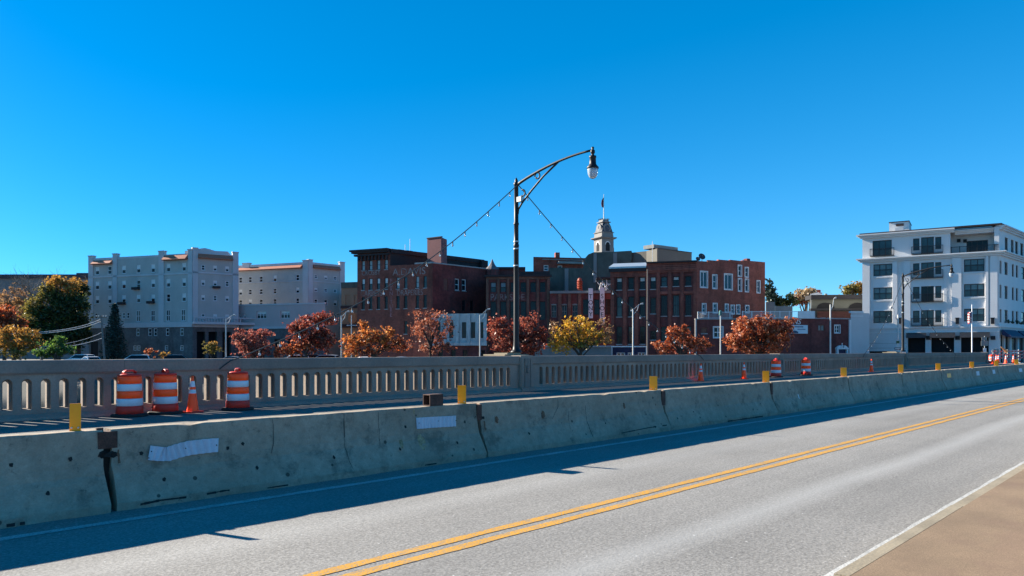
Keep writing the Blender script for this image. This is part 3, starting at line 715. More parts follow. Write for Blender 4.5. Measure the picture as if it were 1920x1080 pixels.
pier(V1, 568, 578, 489, 'corner_turret', wing, vt - 12); pier(V2, 578, 586, 488, 'corner_turret', wing, vt - 12); pier(V2, 637, 646, 492.5, 'corner_turret', wing, vt - 12); pier(V1, 455, 468, 494.5, 'corner_turret', wing, vt - .5)
eave(V1, 447, 567, 506, 499, wing); eave(V2, 586.5, 636, 505, 498, wing)
mb = MB(); mb.wbox(V1, 0, V1.L, .003, .12, V1.z(516, 529.5), V1.z(516, 528.5)); mb.wbox(V2, 0, V2.L, .003, .12, V2.z(611, 530), V2.z(611, 528.5)); mb.wbox(V1, 0, V1.L, -.4, -.01, vt + .003, vt + .8); mb.wbox(V2, 0, V2.L, -.4, -.01, vt + .003, vt + .8); mb.build('band_course', STUL, wing)
ann = building('hotel_annex', 520, 150, 'low pinkish flat roofed annex in front of the grey hotel wing')
N1 = wall_px(447, 152, 610, 146); nt_ = N1.z(520, 572); nz = N1.z(520, 613)
nh = grid([(N1.U(481), N1.U(499)), (N1.U(526), N1.U(543))], N1.rows(490, (583.5, 597.5))) + grid(N1.cols(5, 450, 458), N1.rows(454, (589, 599)))
mb = MB(); facade(mb, N1, 0, N1.L, nz, nt_, nh, .3); q0, q1 = N1.pt(0), N1.pt(N1.L); shell(mb, [q0, q1, bk(q1, 9, 1), bk(q0, 9, -1)], nt_, skip=(0,)); mb.build('wall', PINK, ann)
for h in nh: window(N1, h, ann, WHITE, GL, depth=.3, fw=.1, mull=2 if h[1] - h[0] > 1.2 else 0, blind_or_reflection=(.35, BLIND))
mb = MB(); mb.wbox(N1, 0, N1.L, .003, .25, nz - .35, nz + .1); mb.wbox(N1, 0, N1.L, -.3, .1, nt_ + .003, nt_ + .3); mb.build('coping', STUL, ann)
mb = MB(); dh = grid(N1.cols(11, 468, 490, 520, 545), [(G0 + .4, N1.z(500, 636))])
facade(mb, N1, 0, N1.L, G0, nz - .36, dh, .5); mb.build('base', GBAS, ann)
for h in dh: window(N1, h, ann, WINF, GL, depth=.5, fw=.12, mull=1)

# ---- tan building squeezed between
tan = building('tan_building', 655, 160, 'narrow tan building with round sign squeezed between hotel wing and brick furniture store')
T1 = wall_px(640, 162, 690, 160); mb = MB(); zt = T1.z(660, 540); th = grid(T1.cols(9, 652, 668), T1.rows(660, (553, 572)))
facade(mb, T1, 0, T1.L, G0, zt, th, .2); a, b = T1.pt(0), T1.pt(T1.L); shell(mb, [a, b, bk(b, 12, 1), bk(a, 12, -1)], zt, skip=(0,)); mb.build('wall', TAN, tan)
for h in th: window(T1, h, tan, TAN, TAN, depth=.2, fw=.12)
mb = MB(); mb.wbox(T1, 0, T1.L, -.3, .15, zt + .003, T1.z(660, 529)); mb.build('roof_band', GCON, tan)
mb = MB(); mb.wbox(T1, 0, T1.L, .003, .3, T1.z(660, 578), T1.z(660, 573)); mb.build('ledge', DCOR, tan); mb = MB(); mb.wbox(T1, 0, T1.L, .003, .5, T1.z(660, 614), T1.z(660, 608)); mb.build('ledge', DCOR, tan)
mb = MB(); c = T1.pt(T1.U(664), 1.0); zc = T1.z(664, 596); n = 20
ring = [(T1.pt(T1.U(664) + 1.1 * math.cos(2 * math.pi * k / n), .6)) + (zc + 1.25 * math.sin(2 * math.pi * k / n),) for k in range(n)]
mb.prism(ring, (T1.n[0] * .2, T1.n[1] * .2, 0)); sg = mb.build('round_sign', M('rusty_orange_disc', (.35, .17, .07), .7, .3, 2, 10, .2)); tag(sg, 'round rust coloured hanging sign on the tan building', 'sign')

# ---- brick furniture store
dav = building('brick_store', 740, 125, 'four storey red brick store with faded painted lettering and dark cornice')
DA, DB, DC = xy(670, 127.7), xy(731.5, 125), xy(811, 121.7)
D1 = Wall(DA, DC); ub = D1.U(731.5); zhi, zlo_ = D1.z(700, 474), D1.z(770, 496)
cw = D1.cols(6.2, 681, 695, 709.5, 724); cw2 = D1.cols(6.4, 746, 760.5, 782.5, 797)
k0 = D1.rows(695, (488, 506.5)); k1 = D1.rows(695, (522, 543.5)); k2 = D1.rows(695, (556.5, 580)); k4 = D1.rows(760, (602, 626))
dh = grid(cw, k0 + k1 + k2) + grid(cw2, k1 + k2) + grid(cw2[1:2], k4)
mb = MB(); facade(mb, D1, 0, ub, G0, zhi, [h for h in dh if h[1] < ub], .22); facade(mb, D1, ub, D1.L, G0, zlo_, [h for h in dh if h[0] > ub], .22)
rt = xy(906, 140.5); DS = Wall(DB, rt)                      # upper side wall running back
ds_h = [(DS.U(752.5), DS.U(764), DS.z(758, 497), DS.z(758, 484))]
facade(mb, DS, 0, DS.L, zlo_, zhi, ds_h, .2); window(DS, ds_h[0], dav, WHITE, GLT, depth=.2, fw=.1, mull=1, rail=False)
shell(mb, [DA, DB, rt, (rt[0] - D1.u[0] * ub, rt[1] - D1.u[1] * ub)], zhi, skip=(0, 1))
mb.build('wall', REDB, dav)
low = MB(); sd = xy(911, 130.5); D3 = Wall(DC, sd); lh = grid(D3.cols(8, 857, 870), D3.rows(863, (523, 545))) + grid(D3.cols(6, 869.5, 884.5), D3.rows(877, (563, 583)))
bl = [(D3.U(832), D3.U(839.5), D3.z(835, 544), D3.z(835, 522))]
facade(low, D3, 0, D3.L, G0, zlo_, lh + bl, .2); low.cur = 1; low.quad(DB + (zlo_,), DC + (zlo_,), sd + (zlo_,), rt + (zlo_,)); low.build('side_wall', brickM('maroon_brick', (.27, .055, .045), (.20, .042, .036), (.15, .05, .045)), dav)
for h in lh[:2]: window(D3, h, dav, WHITE, GL, depth=.2, fw=.14, sill=STON)
for h in lh[2:]: window(D3, h, dav, WINF, GL, depth=.2, fw=.1)
mb = MB(); mb.wquad(D3, bl[0][0], bl[0][1], -.1, bl[0][2], bl[0][3]); mb.build('bricked_window', BLOCKED, dav)
for i, h in enumerate(dh):
    top = h[2] > k1[0][0] - .1
    up_, lft = h[2] > k0[0][0] - .1, h[0] < ub
    bl_ = (.97, SKYREF) if up_ or (top and not lft and i % 4 != 2) else ((.45, BLIND) if top and lft else None)
    window(D1, h, dav, WINF, GLT if top else GL, depth=.22, fw=.09, sill=STON, blind_or_reflection=bl_)
mb = MB()
for dz, d in ((0, .45), (.45, .75), (.75, 1.0)): mb.wbox(D1, -d, ub, -.3, d, zhi - .5 + dz, zhi - .5 + dz + .3 if dz < .7 else zhi + .55)
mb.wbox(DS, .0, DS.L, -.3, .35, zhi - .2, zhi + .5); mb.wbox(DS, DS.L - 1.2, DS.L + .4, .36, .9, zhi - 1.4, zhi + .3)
for k in range(9): mb.wbox(D1, .3 + k * .72, .55 + k * .72, .003, .4, zhi - 1.3, zhi - .52)
mb.build('cornice', DCOR, dav)
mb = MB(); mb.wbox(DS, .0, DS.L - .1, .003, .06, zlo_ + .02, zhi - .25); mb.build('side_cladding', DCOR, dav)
mb = MB(); mb.wbox(D1, D1.U(778), D1.L + .1, -.3, .12, zlo_ + .003, zlo_ + .25); mb.wbox(D3, 0, D3.L, -.3, .12, zlo_ + .003, zlo_ + .2); mb.build('coping', STON, dav)
t1 = xy(801, 126.5); H0 = Wall(t1, xy(827, 124.7)); H1 = Wall(xy(827, 124.7), xy(838, 127.5)); zc = H0.z(815, 446)
mb = MB(); mb.wquad(H0, 0, H0.L, 0, zlo_, zc); mb.wquad(H1, 0, H1.L, 0, zlo_, zc); p3 = H1.pt(H1.L); shell(mb, [t1, H0.pt(H0.L), p3, (p3[0] - H0.u[0] * H0.L, p3[1] - H0.u[1] * H0.L)], zc, skip=(0, 1), z0=zlo_); mb.build('lift_tower', M('plum_render', (.20, .085, .085), .9, .1, .5, 8, .06), dav)
mb = MB(); mb.wbox(H0, -.1, H0.L + .1, -.3, .1, zc + .003, zc + .15); mb.build('tower_cap', DCOR, dav)
text_mesh('CARPETS', 'painted_lettering', D1, D1.U(676), D1.z(695, 555), 1.35, GHOST, dav, squeeze=.82)
text_mesh('DRAPERIES', 'painted_lettering', D1, D1.U(744), D1.z(770, 553.5), 1.35, GHOST, dav, squeeze=.78)
text_mesh('CROSBY', 'painted_lettering', D1, D1.U(678), D1.z(700, 515.5), 1.2, GHOST, dav, squeeze=.85)
text_mesh('A.DAVIS', 'painted_lettering', D1, D1.U(736), D1.z(770, 515), 1.65, GHOST, dav, squeeze=1.08)
for i, ch in enumerate('FURNITURE'):
    text_mesh(ch, 'painted_lettering', D1, D1.U(733.5), D1.z(733, 530 + i * 8.0), .95, GHOST2, dav, align='CENTER')
mb = MB()
for p in (759, 775): mb.wbox(DS, DS.U(p) - .5, DS.U(p) + .8, -2.5, -1.2, zhi + .01, zhi + .8)
mb.build('roof_vent', DCOR, dav)
mb = MB(); q = DS.pt(DS.U(782), -2); mb.tube([q + (zhi,), q + (zhi + 3.0,)], .05, 6); q = DS.pt(DS.U(773), -2); mb.tube([q + (zhi,), q + (zhi + 1.9,)], .05, 6); mb.build('antenna', GALV, dav)

# ---- weathered white low building
wpl = building('white_frontage', 865, 117, 'weathered white two storey frontage half hidden by the sparse red brown tree')
P1 = wall_px(812, 117.5, 912, 116); zt = P1.z(870, 588); zm = P1.z(870, 642)
ph = grid(P1.cols(8, 822, 846, 870, 887, 904), P1.rows(887, (604, 634)))
mb = MB(); facade(mb, P1, 0, P1.L, zm, zt, ph, .25); a, b = P1.pt(0), P1.pt(P1.L); shell(mb, [a, b, bk(b, 4, 1), bk(a, 4, -1)], zt, skip=(0,)); mb.build('wall', WPNT, wpl)
mb = MB()
for p in (814, 834, 858, 879, 895.5, 910): mb.wbox(P1, P1.U(p - 3), P1.U(p + 3), .003, .25, zm, zt)
mb.wbox(P1, -.1, P1.L + .1, .003, .4, zm - .5, zm - .003); mb.build('pilaster_strip', WPNT, wpl)
for h in ph: window(P1, h, wpl, WINF, GL, depth=.25, fw=.09)
mb = MB(); lh = grid(P1.cols(9, 826, 850, 872, 905), [(G0 + .5, P1.z(870, 656))]); facade(mb, P1, 0, P1.L, G0, zm - .51, lh, .3); mb.build('ground_floor', DRKB, wpl)
for h in lh: window(P1, h, wpl, WINF, GL, depth=.3, fw=.1)

# ---- brown six bay block
prk = building('brown_brick_block', 970, 121, 'brown brick block of six narrow bays behind the black lamp post')
K1 = wall_px(911.5, 121, 1031, 120.5); zt = K1.z(970, 517)
kc = K1.cols(10.5, 925, 943.5, 962, 981, 999.5, 1017.5); kr = K1.rows(925, (529, 548), (565, 600)) + K1.rows(925, (612, 640))
kh = grid(kc, kr); mb = MB(); facade(mb, K1, 0, K1.L, G0, zt, kh, .35); a, b = K1.pt(0), K1.pt(K1.L); shell(mb, [a, b, bk(b, 10, 1), bk(a, 10, -1)], zt, skip=(0,)); mb.build('wall', DRKB, prk)
for i, h in enumerate(kh): window(K1, h, prk, WINF, GLT if i < 4 and i % 3 == 0 else GL, depth=.35, fw=.1, blind_or_reflection=(.45, M('painted_sky_reflection2', (.22, .30, .34), .8, .1)) if i in (0, 3) else None)
mb = MB()
for p in (914, 934.5, 952.8, 971.5, 990, 1008.5, 1028): mb.wbox(K1, K1.U(p - 2.4), K1.U(p + 2.4), .003, .28, G0, K1.z(970, 524))
mb.wbox(K1, 0, K1.L, .003, .2, K1.z(970, 524) + .003, zt - .2); mb.build('brick_pier', BRNB, prk)
mb = MB(); mb.wbox(K1, -.3, K1.L + .3, -.3, .55, zt - .19, zt + .12); mb.wbox(K1, K1.U(975), K1.L, -.6, .1, zt + .123, zt + .7); mb.build('cornice', DCOR, prk)
text_mesh('PARKSIDE', 'painted_lettering', K1, K1.U(919), K1.z(950, 563), 1.5, GHOST, prk, d=.02, squeeze=.86)
fin = building('corner_spire', 923, 131, 'small pointed grey spire on the roof behind the brown brick block', 'spire'); q = xy(923, 131)
mb = MB(); mb.lathe([(1.25, zat(506, 131)), (1.1, zat(503, 131)), (.6, zat(498, 131)), (.28, zat(492, 131)), (.06, zat(486, 131))], (q[0], q[1], 0), 10); mb.build('cone_roof', M('grey_slate', (.13, .12, .13), .8, .15), fin)
mb = MB(); mb.lathe([(1.2, 6), (1.2, zat(506, 131) - .01)], (q[0], q[1], 0), 10); mb.build('turret_wall', DRKB, fin)
rbk = building('old_rear_building', 960, 134, 'dark red brick rear building seen between the store and the brown block')
R1 = wall_px(905, 133, 985, 133); zt = R1.z(940, 505); mb = MB(); a, b = R1.pt(0), R1.pt(R1.L); shell(mb, [a, b, bk(b, 8, 1), bk(a, 8, -1)], zt); mb.build('wall', DRKB, rbk)
mb = MB(); mb.wbox(R1, 0, R1.L, -.3, .3, zt + .003, zt + .4); mb.build('cornice', DCOR, rbk)

# ---- red building with chimney behind
chb = building('chimney_building', 1045, 145, 'distant red brick building with chimney rising behind the green grey wall')
J1 = wall_px(1000, 145, 1100, 147); zt = J1.z(1020, 482); jh = grid(J1.cols(9, 1024, 1050), J1.rows(1024, (497, 508)))
mb = MB(); facade(mb, J1, 0, J1.L, G0, zt, jh, .2); a, b = J1.pt(0), J1.pt(J1.L); shell(mb, [a, b, bk(b, 10, 1), bk(a, 10, -1)], zt, skip=(0,)); mb.build('wall', REDB, chb)
for h in jh: window(J1, h, chb, WHITE, GLT, depth=.2, fw=.14)
mb = MB(); mb.wbox(J1, J1.U(1044), J1.U(1052), -2, -1, zt, J1.z(1048, 472)); mb.build('chimney', REDB, chb)
mb = MB(); mb.wbox(J1, J1.U(1016), J1.U(1092), .003, .3, J1.z(1050, 488), J1.z(1050, 486.5)); mb.wbox(J1, J1.U(1044), J1.L, .35, 1.6, J1.z(1070, 496), J1.z(1070, 492)); mb.build('awning', LCON, chb)

# ---- green grey stepped wall building
gcb = building('stepped_wall_building', 1110, 128, 'tall green grey rendered wall with stepped top below the clock tower')
Q1 = wall_px(1029, 129, 1186, 126); us = lambda p: Q1.U(p)
poly = [(1029, 664), (1186, 664), (1186, 500), (1184, 498), (1183, 490), (1185, 486), (1184, 470), (1150, 472), (1113, 473), (1103, 477), (1097, 484), (1094, 498), (1093, 503), (1060, 502), (1029, 502)]
mb = MB(); mb.wprism(Q1, [(us(p), Q1.z(p, y)) for p, y in poly], -8, 0); mb.build('wall', GCON, gcb)
for pa, pb, ya, yb in ((1059, 1066, 546, 504), (1113, 1119, 530, 475), (1150, 1157, 540, 474)):
    mb = MB(); mb.wbox(Q1, us(pa), us(pb), .003, .15, Q1.z(pa, ya), Q1.z(pa, yb)); mb.build('pale_pier', LCON, gcb)
# ---- low red shop building with blade signs
ton = building('red_shop_building', 1090, 119, 'two storey red brick shop building with arched windows behind the yellow tree')
O1 = wall_px(1031, 119.5, 1150, 118.5); zt = O1.z(1090, 546)
oh = grid(O1.cols(9.5, 1038.5, 1058, 1078), O1.rows(1058, (572, 595))) + grid(O1.cols(10.5, 1098, 1119, 1140), O1.rows(1119, (561, 590)))
mb = MB(); facade(mb, O1, 0, O1.L, G0, zt, oh, .3); a, b = O1.pt(0), O1.pt(O1.L); shell(mb, [a, b, bk(b, 6, 1), bk(a, 6, -1)], zt, skip=(0,)); mb.build('wall', DRKB, ton)
for i, h in enumerate(oh):
    wd = window(O1, h, ton, LCON if i < 3 else WINF, GL, depth=.3, fw=.09, mull=1 if i < 3 else 0)
    mb = MB(); n = 10; um, r_ = (h[0] + h[1]) / 2, (h[1] - h[0]) / 2
    arc = [(um + (r_ + .06) * math.cos(math.pi * k / n), h[3] + .5 * r_ * math.sin(math.pi * k / n)) for k in range(n + 1)]
    mb.wprism(O1, arc, .003, .05); mb.build('arch_head', LCON if i < 3 else DRKB, wd)
mb = MB()
for p in (1050, 1068, 1087): mb.wbox(O1, O1.U(p - 3), O1.U(p + 3), .003, .3, G0, zt - .4)
mb.build('brick_pier', BRNB, ton)
mb = MB(); mb.wbox(O1, 0, O1.L, -.3, .35, zt - .35, zt + .05); mb.build('coping', LCON, ton)
# roof terrace clutter: red sculpture sign, small cypress, tangled white frame
sc = thing('red_totem', O1.pt(O1.U(1087), -.8) + (zt,), 'orange red ribbed totem standing on the shop building roof edge', 'totem'); q = O1.pt(O1.U(1087), -.8)
mb = MB(); pr = []
for k in range(12): pr += [(.36 if k % 2 else .50, .2 + k * .14)]
mb.lathe([(.55, 0), (.5, .2)] + pr + [(.3, 2.0), (.1, 2.1)], (q[0], q[1], zt + .1), 12); mb.build('ribbed_body', M('orange_red_paint', (.36, .055, .022), .6, .15, 3, 20, .2), sc)
fr = thing('roof_frame', O1.pt(O1.U(1132), -1.2) + (zt,), 'tangled white and dark metal frame under a small canopy on the shop roof', 'roof frame'); q = O1.pt(O1.U(1132), -1.2)
mb = MB(); rr = random.Random(3)
for k in range(9):
    a = (O1.pt(O1.U(rr.uniform(1117, 1146)), -1.2)) + (zt + rr.uniform(.1, .6),); b = (O1.pt(O1.U(rr.uniform(1117, 1146)), -1.0)) + (zt + rr.uniform(.6, 2.0),); mb.tube([a, b], .07, 5)
mb.build('white_strut', WHITE, fr)
mb = MB(); mb.wbox(O1, O1.U(1118), O1.U(1147), -3, -.4, zt + 2.05, zt + 2.3); 
for p in (1119, 1146): mb.wbox(O1, O1.U(p) - .08, O1.U(p) + .08, -.6, -.45, zt, zt + 2.05)
mb.build('canopy', DCOR, fr)
def blade(px, y0, y1, word, label):
    sgn = thing('blade_sign', O1.pt(O1.U(px), .5) + (O1.z(px, y1),), label, 'sign'); mb = MB(); u = O1.U(px); mb.wbox(O1, u - .36, u + .36, .36, .62, O1.z(px, y1), O1.z(px, y0)); mb.build('board', WHITE, sgn)
    mb = MB(); mb.wbox(O1, u - .05, u + .05, .003, .36, O1.z(px, y0) - .5, O1.z(px, y0) - .4); mb.build('bracket', DCOR, sgn)
    n = len(word); st = (y1 - y0 - 12) / n
    for i, ch in enumerate(word): text_mesh(ch, 'lettering', O1, u, O1.z(px, y0 + 11 + st * (i + .75)), 1.0, DARK, sgn, d=.63, align='CENTER')
blade(1107.5, 541, 597, 'TONY', 'vertical white sign lettered with the word TONY on the shop building')
blade(1129, 540, 609, 'SHOES', 'longer vertical white sign lettered with the word SHOES on the shop building')

# ---- clock tower
clk = building('clock_tower', 1132, 170, 'white clock tower with mansard crown and flagpole above the rooftops', 'tower'); cx, cy = xy(1132, 170)
ang = TH - math.pi / 2 + rad(27)
def rot(x, y): return (cx + x * math.cos(ang) - y * math.sin(ang), cy + x * math.sin(ang) + y * math.cos(ang))
def sq(mb, r0, z0, r1, z1): mb.hexa([rot(-r0, -r0) + (z0,), rot(r0, -r0) + (z0,), rot(r0, r0) + (z0,), rot(-r0, r0) + (z0,)], [rot(-r1, -r1) + (z1,), rot(r1, -r1) + (z1,), rot(r1, r1) + (z1,), rot(-r1, r1) + (z1,)])
zz = lambda y: zat(y, 170)
TW = M('tower_white', (.20, .19, .18), .8, .06, .5, 8, .05)
mb = MB(); R_ = 1.62; sq(mb, R_, 8, R_, zz(449.5)); mb.build('shaft', TW, clk)
mb = MB(); sq(mb, R_ + .25, zz(449.4), R_ + .55, zz(447.5)); sq(mb, R_ + .55, zz(447.4), R_ + .55, zz(446.2)); sq(mb, R_ - .02, zz(446.1), R_ - .1, zz(437.5)); sq(mb, R_ + .1, zz(437.4), R_ + .1, zz(436.4)); mb.build('cornice', TW, clk)
mb = MB(); sq(mb, R_ - .15, zz(436.3), R_ - .45, zz(426)); sq(mb, R_ - .45, zz(425.9), R_ - .75, zz(418.2)); mb.build('mansard_roof', M('dark_slate', (.04, .045, .06), .7, .2, 1, 8, .2), clk)
mb = MB(); sq(mb, R_ - .45, zz(418.1), R_ - .45, zz(416.6)); sq(mb, R_ - .75, zz(416.5), R_ - .85, zz(412.5)); mb.build('crown', TW, clk)
mb = MB(); c0, s0 = rot(0, 0), 0
for k in range(-2, 3):
    for sx_, sy_ in ((k, -2), (k, 2), (-2, k), (2, k)):
        p = rot(sx_ * .42, sy_ * .42); mb.tube([p + (zz(412.6),), p + (zz(410),)], [.12, .05], 5)
mb.build('crest_rail', TW, clk)
for s, (dx, dy) in enumerate(((0, -1), (1, 0), (0, 1), (-1, 0))):
    hs_ = MB(); r = 1.0; base = R_ - .22
    def fp(u, d, z): return rot(dx * (base + d) - dy * u, dy * (base + d) + dx * u) + (z,)
    zc = zz(429.5); n = 20
    hs_.prism([fp(r * math.cos(2 * math.pi * k / n), -.3, zc + r * 1.08 * math.sin(2 * math.pi * k / n)) for k in range(n)], Vector(fp(0, .22, 0)) - Vector(fp(0, -.1, 0)))
    hd = hs_.build('clock_face', TW, clk)
    q = MB(); q.prism([fp(r * .68 * math.cos(2 * math.pi * k / n), .03, zc + r * .74 * math.sin(2 * math.pi * k / n)) for k in range(n)], Vector(fp(0, .06, 0)) - Vector(fp(0, .03, 0))); q.build('dial', M('dark_dial', (.05, .055, .07), .5, .1), hd)
    q = MB(); q.tube([fp(0, .09, zc), fp(.1, .09, zc + .55)], .05, 5); q.tube([fp(0, .09, zc), fp(.36, .09, zc - .12)], .05, 5); q.build('hands', TW, hd)
    q = MB(); w_ = .55
    arch_ = [(-w_, zz(472)), (w_, zz(472))] + [(w_ * math.cos(math.pi * k / 8), zz(460.5) + w_ * 1.1 * math.sin(math.pi * k / 8)) for k in range(9)]
    q.prism([fp(u, .225, z) for u, z in arch_], Vector(fp(0, .24, 0)) - Vector(fp(0, .225, 0))); q.build('belfry_opening', DARK, clk)
    q = MB(); w_ = .72
    for k in range(8):
        t0, t1 = math.pi * k / 8, math.pi * (k + 1) / 8
        q.quad(fp(.57 * math.cos(t0), .25, zz(460.5) + .62 * math.sin(t0)), fp(w_ * math.cos(t0), .25, zz(460.5) + w_ * 1.15 * math.sin(t0)), fp(w_ * math.cos(t1), .25, zz(460.5) + w_ * 1.15 * math.sin(t1)), fp(.57 * math.cos(t1), .25, zz(460.5) + .62 * math.sin(t1)))
    q.build('arch_trim', WHITE, clk)
mb = MB(); mb.tube([(cx, cy, zz(412.5)), (cx, cy, zz(364))], [.14, .05], 6); mb.build('flagpole', GALV, clk)
mb = MB(); d = (RX[0], RX[1])
P = [(0, 368), (-.10, 372), (-.22, 376), (-.26, 382), (-.2, 388), (-.05, 389), (0, 386)]
mb.prism([(cx + d[0] * a * 2.2, cy + d[1] * a * 2.2, zz(y)) for a, y in P], (AX[0] * .2, AX[1] * .2, 0)); mb.build('furled_flag', M('dark_flag', (.10, .03, .05), .8, .5, 3), clk)
mb = MB(); p = rot(2.1, .6); mb.box(p[0] - .7, p[1] - .7, 10, p[0] + .7, p[1] + .7, zz(463)); mb.build('side_turret', TW, clk)

# ---- big brick building with white framed windows on its flank
bbr = building('dish_brick_building', 1300, 105, 'big red brick building with stepped side wall, white windows and roof dishes')
BA, BB, BC = xy(1145, 108), xy(1306.5, 104.5), xy(1434.5, 111)
S1, S2 = Wall(BA, BB), Wall(BB, BC); um = S1.U(1224); z_a, z_b = S1.z(1190, 503), S1.z(1265, 492.5)
ca = S1.cols(10.5, 1161, 1183, 1204.5); cb_ = S1.cols(10.5, 1224.5); cc = S1.cols(11.5, 1245, 1267.5, 1290.5)
R1_ = S1.rows(1183, (520, 543)); R2_ = S1.rows(1183, (556, 593.5)); R3_ = S1.rows(1183, (612, 645))
Q1_ = S1.rows(1267, (518, 536.5)); Q2_ = S1.rows(1267, (553, 592)); Q3_ = S1.rows(1267, (612, 640))
sh = grid(ca, R1_ + R2_ + R3_); sh2 = grid(cc, Q1_ + Q2_ + Q3_) + grid(cb_, R1_ + S1.rows(1224, (558, 588)) + S1.rows(1224, (620, 637)))
mb = MB(); facade(mb, S1, 0, um - .9, G0, z_a, sh, .35); facade(mb, S1, um - .9, S1.L, G0, z_b, sh2, .35); mb.build('front_wall', BRNB if False else DRKB, bbr)
for i, h in enumerate(sh + sh2): window(S1, h, bbr, WINF, GLT if i % 4 == 1 else GL, depth=.35, fw=.1, sill=STON, blind_or_reflection=(.3, BLIND) if h[3] > S1.z(1183, 530) and i % 2 == 0 else None, mull=2 if i in (10, 13, 16) else 0)
mb = MB()
for p in (1149, 1172, 1194): mb.wbox(S1, S1.U(p - 3.4), S1.U(p + 3.4), .003, .3, G0, z_a - 1.3)
for p in (1234.5, 1256.5, 1279, 1303): mb.wbox(S1, S1.U(p - 3), S1.U(p + 3), .003, .3, G0, S1.z(1265, 511))
mb.wbox(S1, 0, um - .9, .003, .25, z_a - 1.25, z_a - .5); mb.wbox(S1, um - .9, S1.L, .003, .25, S1.z(1265, 510.8), S1.z(1265, 503)); mb.build('brick_pier', REDB, bbr)
mb = MB()
for p in (1245, 1268, 1290): mb.wbox(S1, S1.U(p - 11), S1.U(p + 11), .003, .2, S1.z(1267, 551), S1.z(1267, 546))
for dz in range(4): mb.wbox(S1, um - .9, S1.L, .003, .12 + dz * .1, z_b - .25 - dz * .28, z_b - .03 - dz * .28)
mb.build('corbel_band', REDB2, bbr)
stp = [(1306.5, 489), (1328, 490.5), (1328, 487.5), (1347, 489), (1347, 486.5), (1369, 488.5), (1369, 487), (1392, 489.5), (1392, 487.8), (1434.5, 491.5)]
sw = [(S2.U(1313.5), S2.U(1326), S2.z(1320, 538.5), S2.z(1320, 509.5)), (S2.U(1336.5), S2.U(1343.5), S2.z(1340, 540.5), S2.z(1340, 516)), (S2.U(1358.5), S2.U(1372.5), S2.z(1365, 542.5), S2.z(1365, 514.5)),
      (S2.U(1384.2), S2.U(1390), S2.z(1387, 517.5), S2.z(1387, 498)), (S2.U(1397.2), S2.U(1402.5), S2.z(1400, 519), S2.z(1400, 502)), (S2.U(1384.5), S2.U(1390), S2.z(1387, 545.5), S2.z(1387, 523)), (S2.U(1397.5), S2.U(1403), S2.z(1400, 546.5), S2.z(1400, 524)),
      (S2.U(1419.5), S2.U(1424.5), S2.z(1422, 548.5), S2.z(1422, 527)), (S2.U(1317), S2.U(1323), S2.z(1320, 588), S2.z(1320, 570)), (S2.U(1337.5), S2.U(1344), S2.z(1341, 586), S2.z(1341, 569.5)), (S2.U(1360), S2.U(1365), S2.z(1362, 585), S2.z(1362, 571)),
      (S2.U(1371), S2.U(1376.5), S2.z(1374, 588), S2.z(1374, 573)), (S2.U(1381.5), S2.U(1386.5), S2.z(1384, 588), S2.z(1384, 572.5)), (S2.U(1398), S2.U(1403.5), S2.z(1401, 586), S2.z(1401, 573.5))]
zs2 = 14.2; mb = MB(); facade(mb, S2, 0, S2.L, G0, zs2, sw, .15)
for (a, b), (c, d) in zip(stp[::2], stp[1::2]): mb.wprism(S2, [(S2.U(a), zs2 + .004), (S2.U(c), zs2 + .004), (S2.U(c), max(zs2 + .02, S2.z(c, d))), (S2.U(a), S2.z(a, b))], -.35, 0)
e = S2.pt(S2.L); shell(mb, [BB, BC, (BC[0] - S1.u[0] * S1.L, BC[1] - S1.u[1] * S1.L), BA], zs2 - .6, skip=(0, 3)); mb.build('side_wall', REDB2, bbr)
for h in sw: window(S2, h, bbr, WHITE, GLT, depth=.15, fw=.1, rail=h[1] - h[0] < 1.0, mull=1 if h[1] - h[0] > .95 else 0, trim=WHITE, tw=.13)
mb = MB()
a, b, c, d = S1.pt(-.2, .5), S1.pt(um - .9, .5), S1.pt(um - .9, -4), S1.pt(-.2, -4)
mb.hexa([a + (z_a,), b + (z_a,), c + (z_a + 1.0,), d + (z_a + 1.0,)], [a + (z_a + .25,), b + (z_a + .25,), c + (z_a + 1.25,), d + (z_a + 1.25,)]); mb.build('metal_roof', MROOF, bbr)
mb = MB(); mb.wbox(S1, -.2, um - .95, .003, .55, z_a - .5, z_a - .01); mb.wbox(S1, um - .9, S1.L + .1, -.3, .5, z_b + .003, z_b + .2); mb.build('cornice', DCOR, bbr)
mb = MB(); mb.wbox(S2, S2.U(1405.5), S2.U(1411.5), -1.2, -.5, zs2, S2.z(1408, 484)); mb.build('chimney', DRKB, bbr)
for p, y, r in ((1324.5, 479.5, .52), (1317, 484, .34)):
    u = S2.U(p); zc = S2.z(p, y); q = S2.pt(u, -.9); mb = MB(); ax = Vector((-.5, -.75, .45)).normalized(); s_ = ax.cross(Vector((0, 0, 1))).normalized(); t_ = ax.cross(s_)
    cpt = Vector(q + (zc,)); rings = [(0, -.12), (.5, -.09), (.85, -.03), (1, .02)]; n = 14
    R = [[tuple(cpt + (s_ * math.cos(2 * math.pi * k / n) + t_ * math.sin(2 * math.pi * k / n)) * r * max(a, .02) + ax * r * b) for k in range(n)] for a, b in rings]
    for i in range(3):
        for k in range(n): mb.quad(R[i][k], R[i][(k + 1) % n], R[i + 1][(k + 1) % n], R[i + 1][k])
    mb.tube([q + (S2.z(p, 492),), tuple(cpt)], .05, 6); mb.tube([tuple(cpt), tuple(cpt + ax * r * 1.1)], .03, 5); mb.build('satellite_dish', M('dark_dish', (.05, .05, .055), .5, .1) if r > .3 else DCOR, bbr)
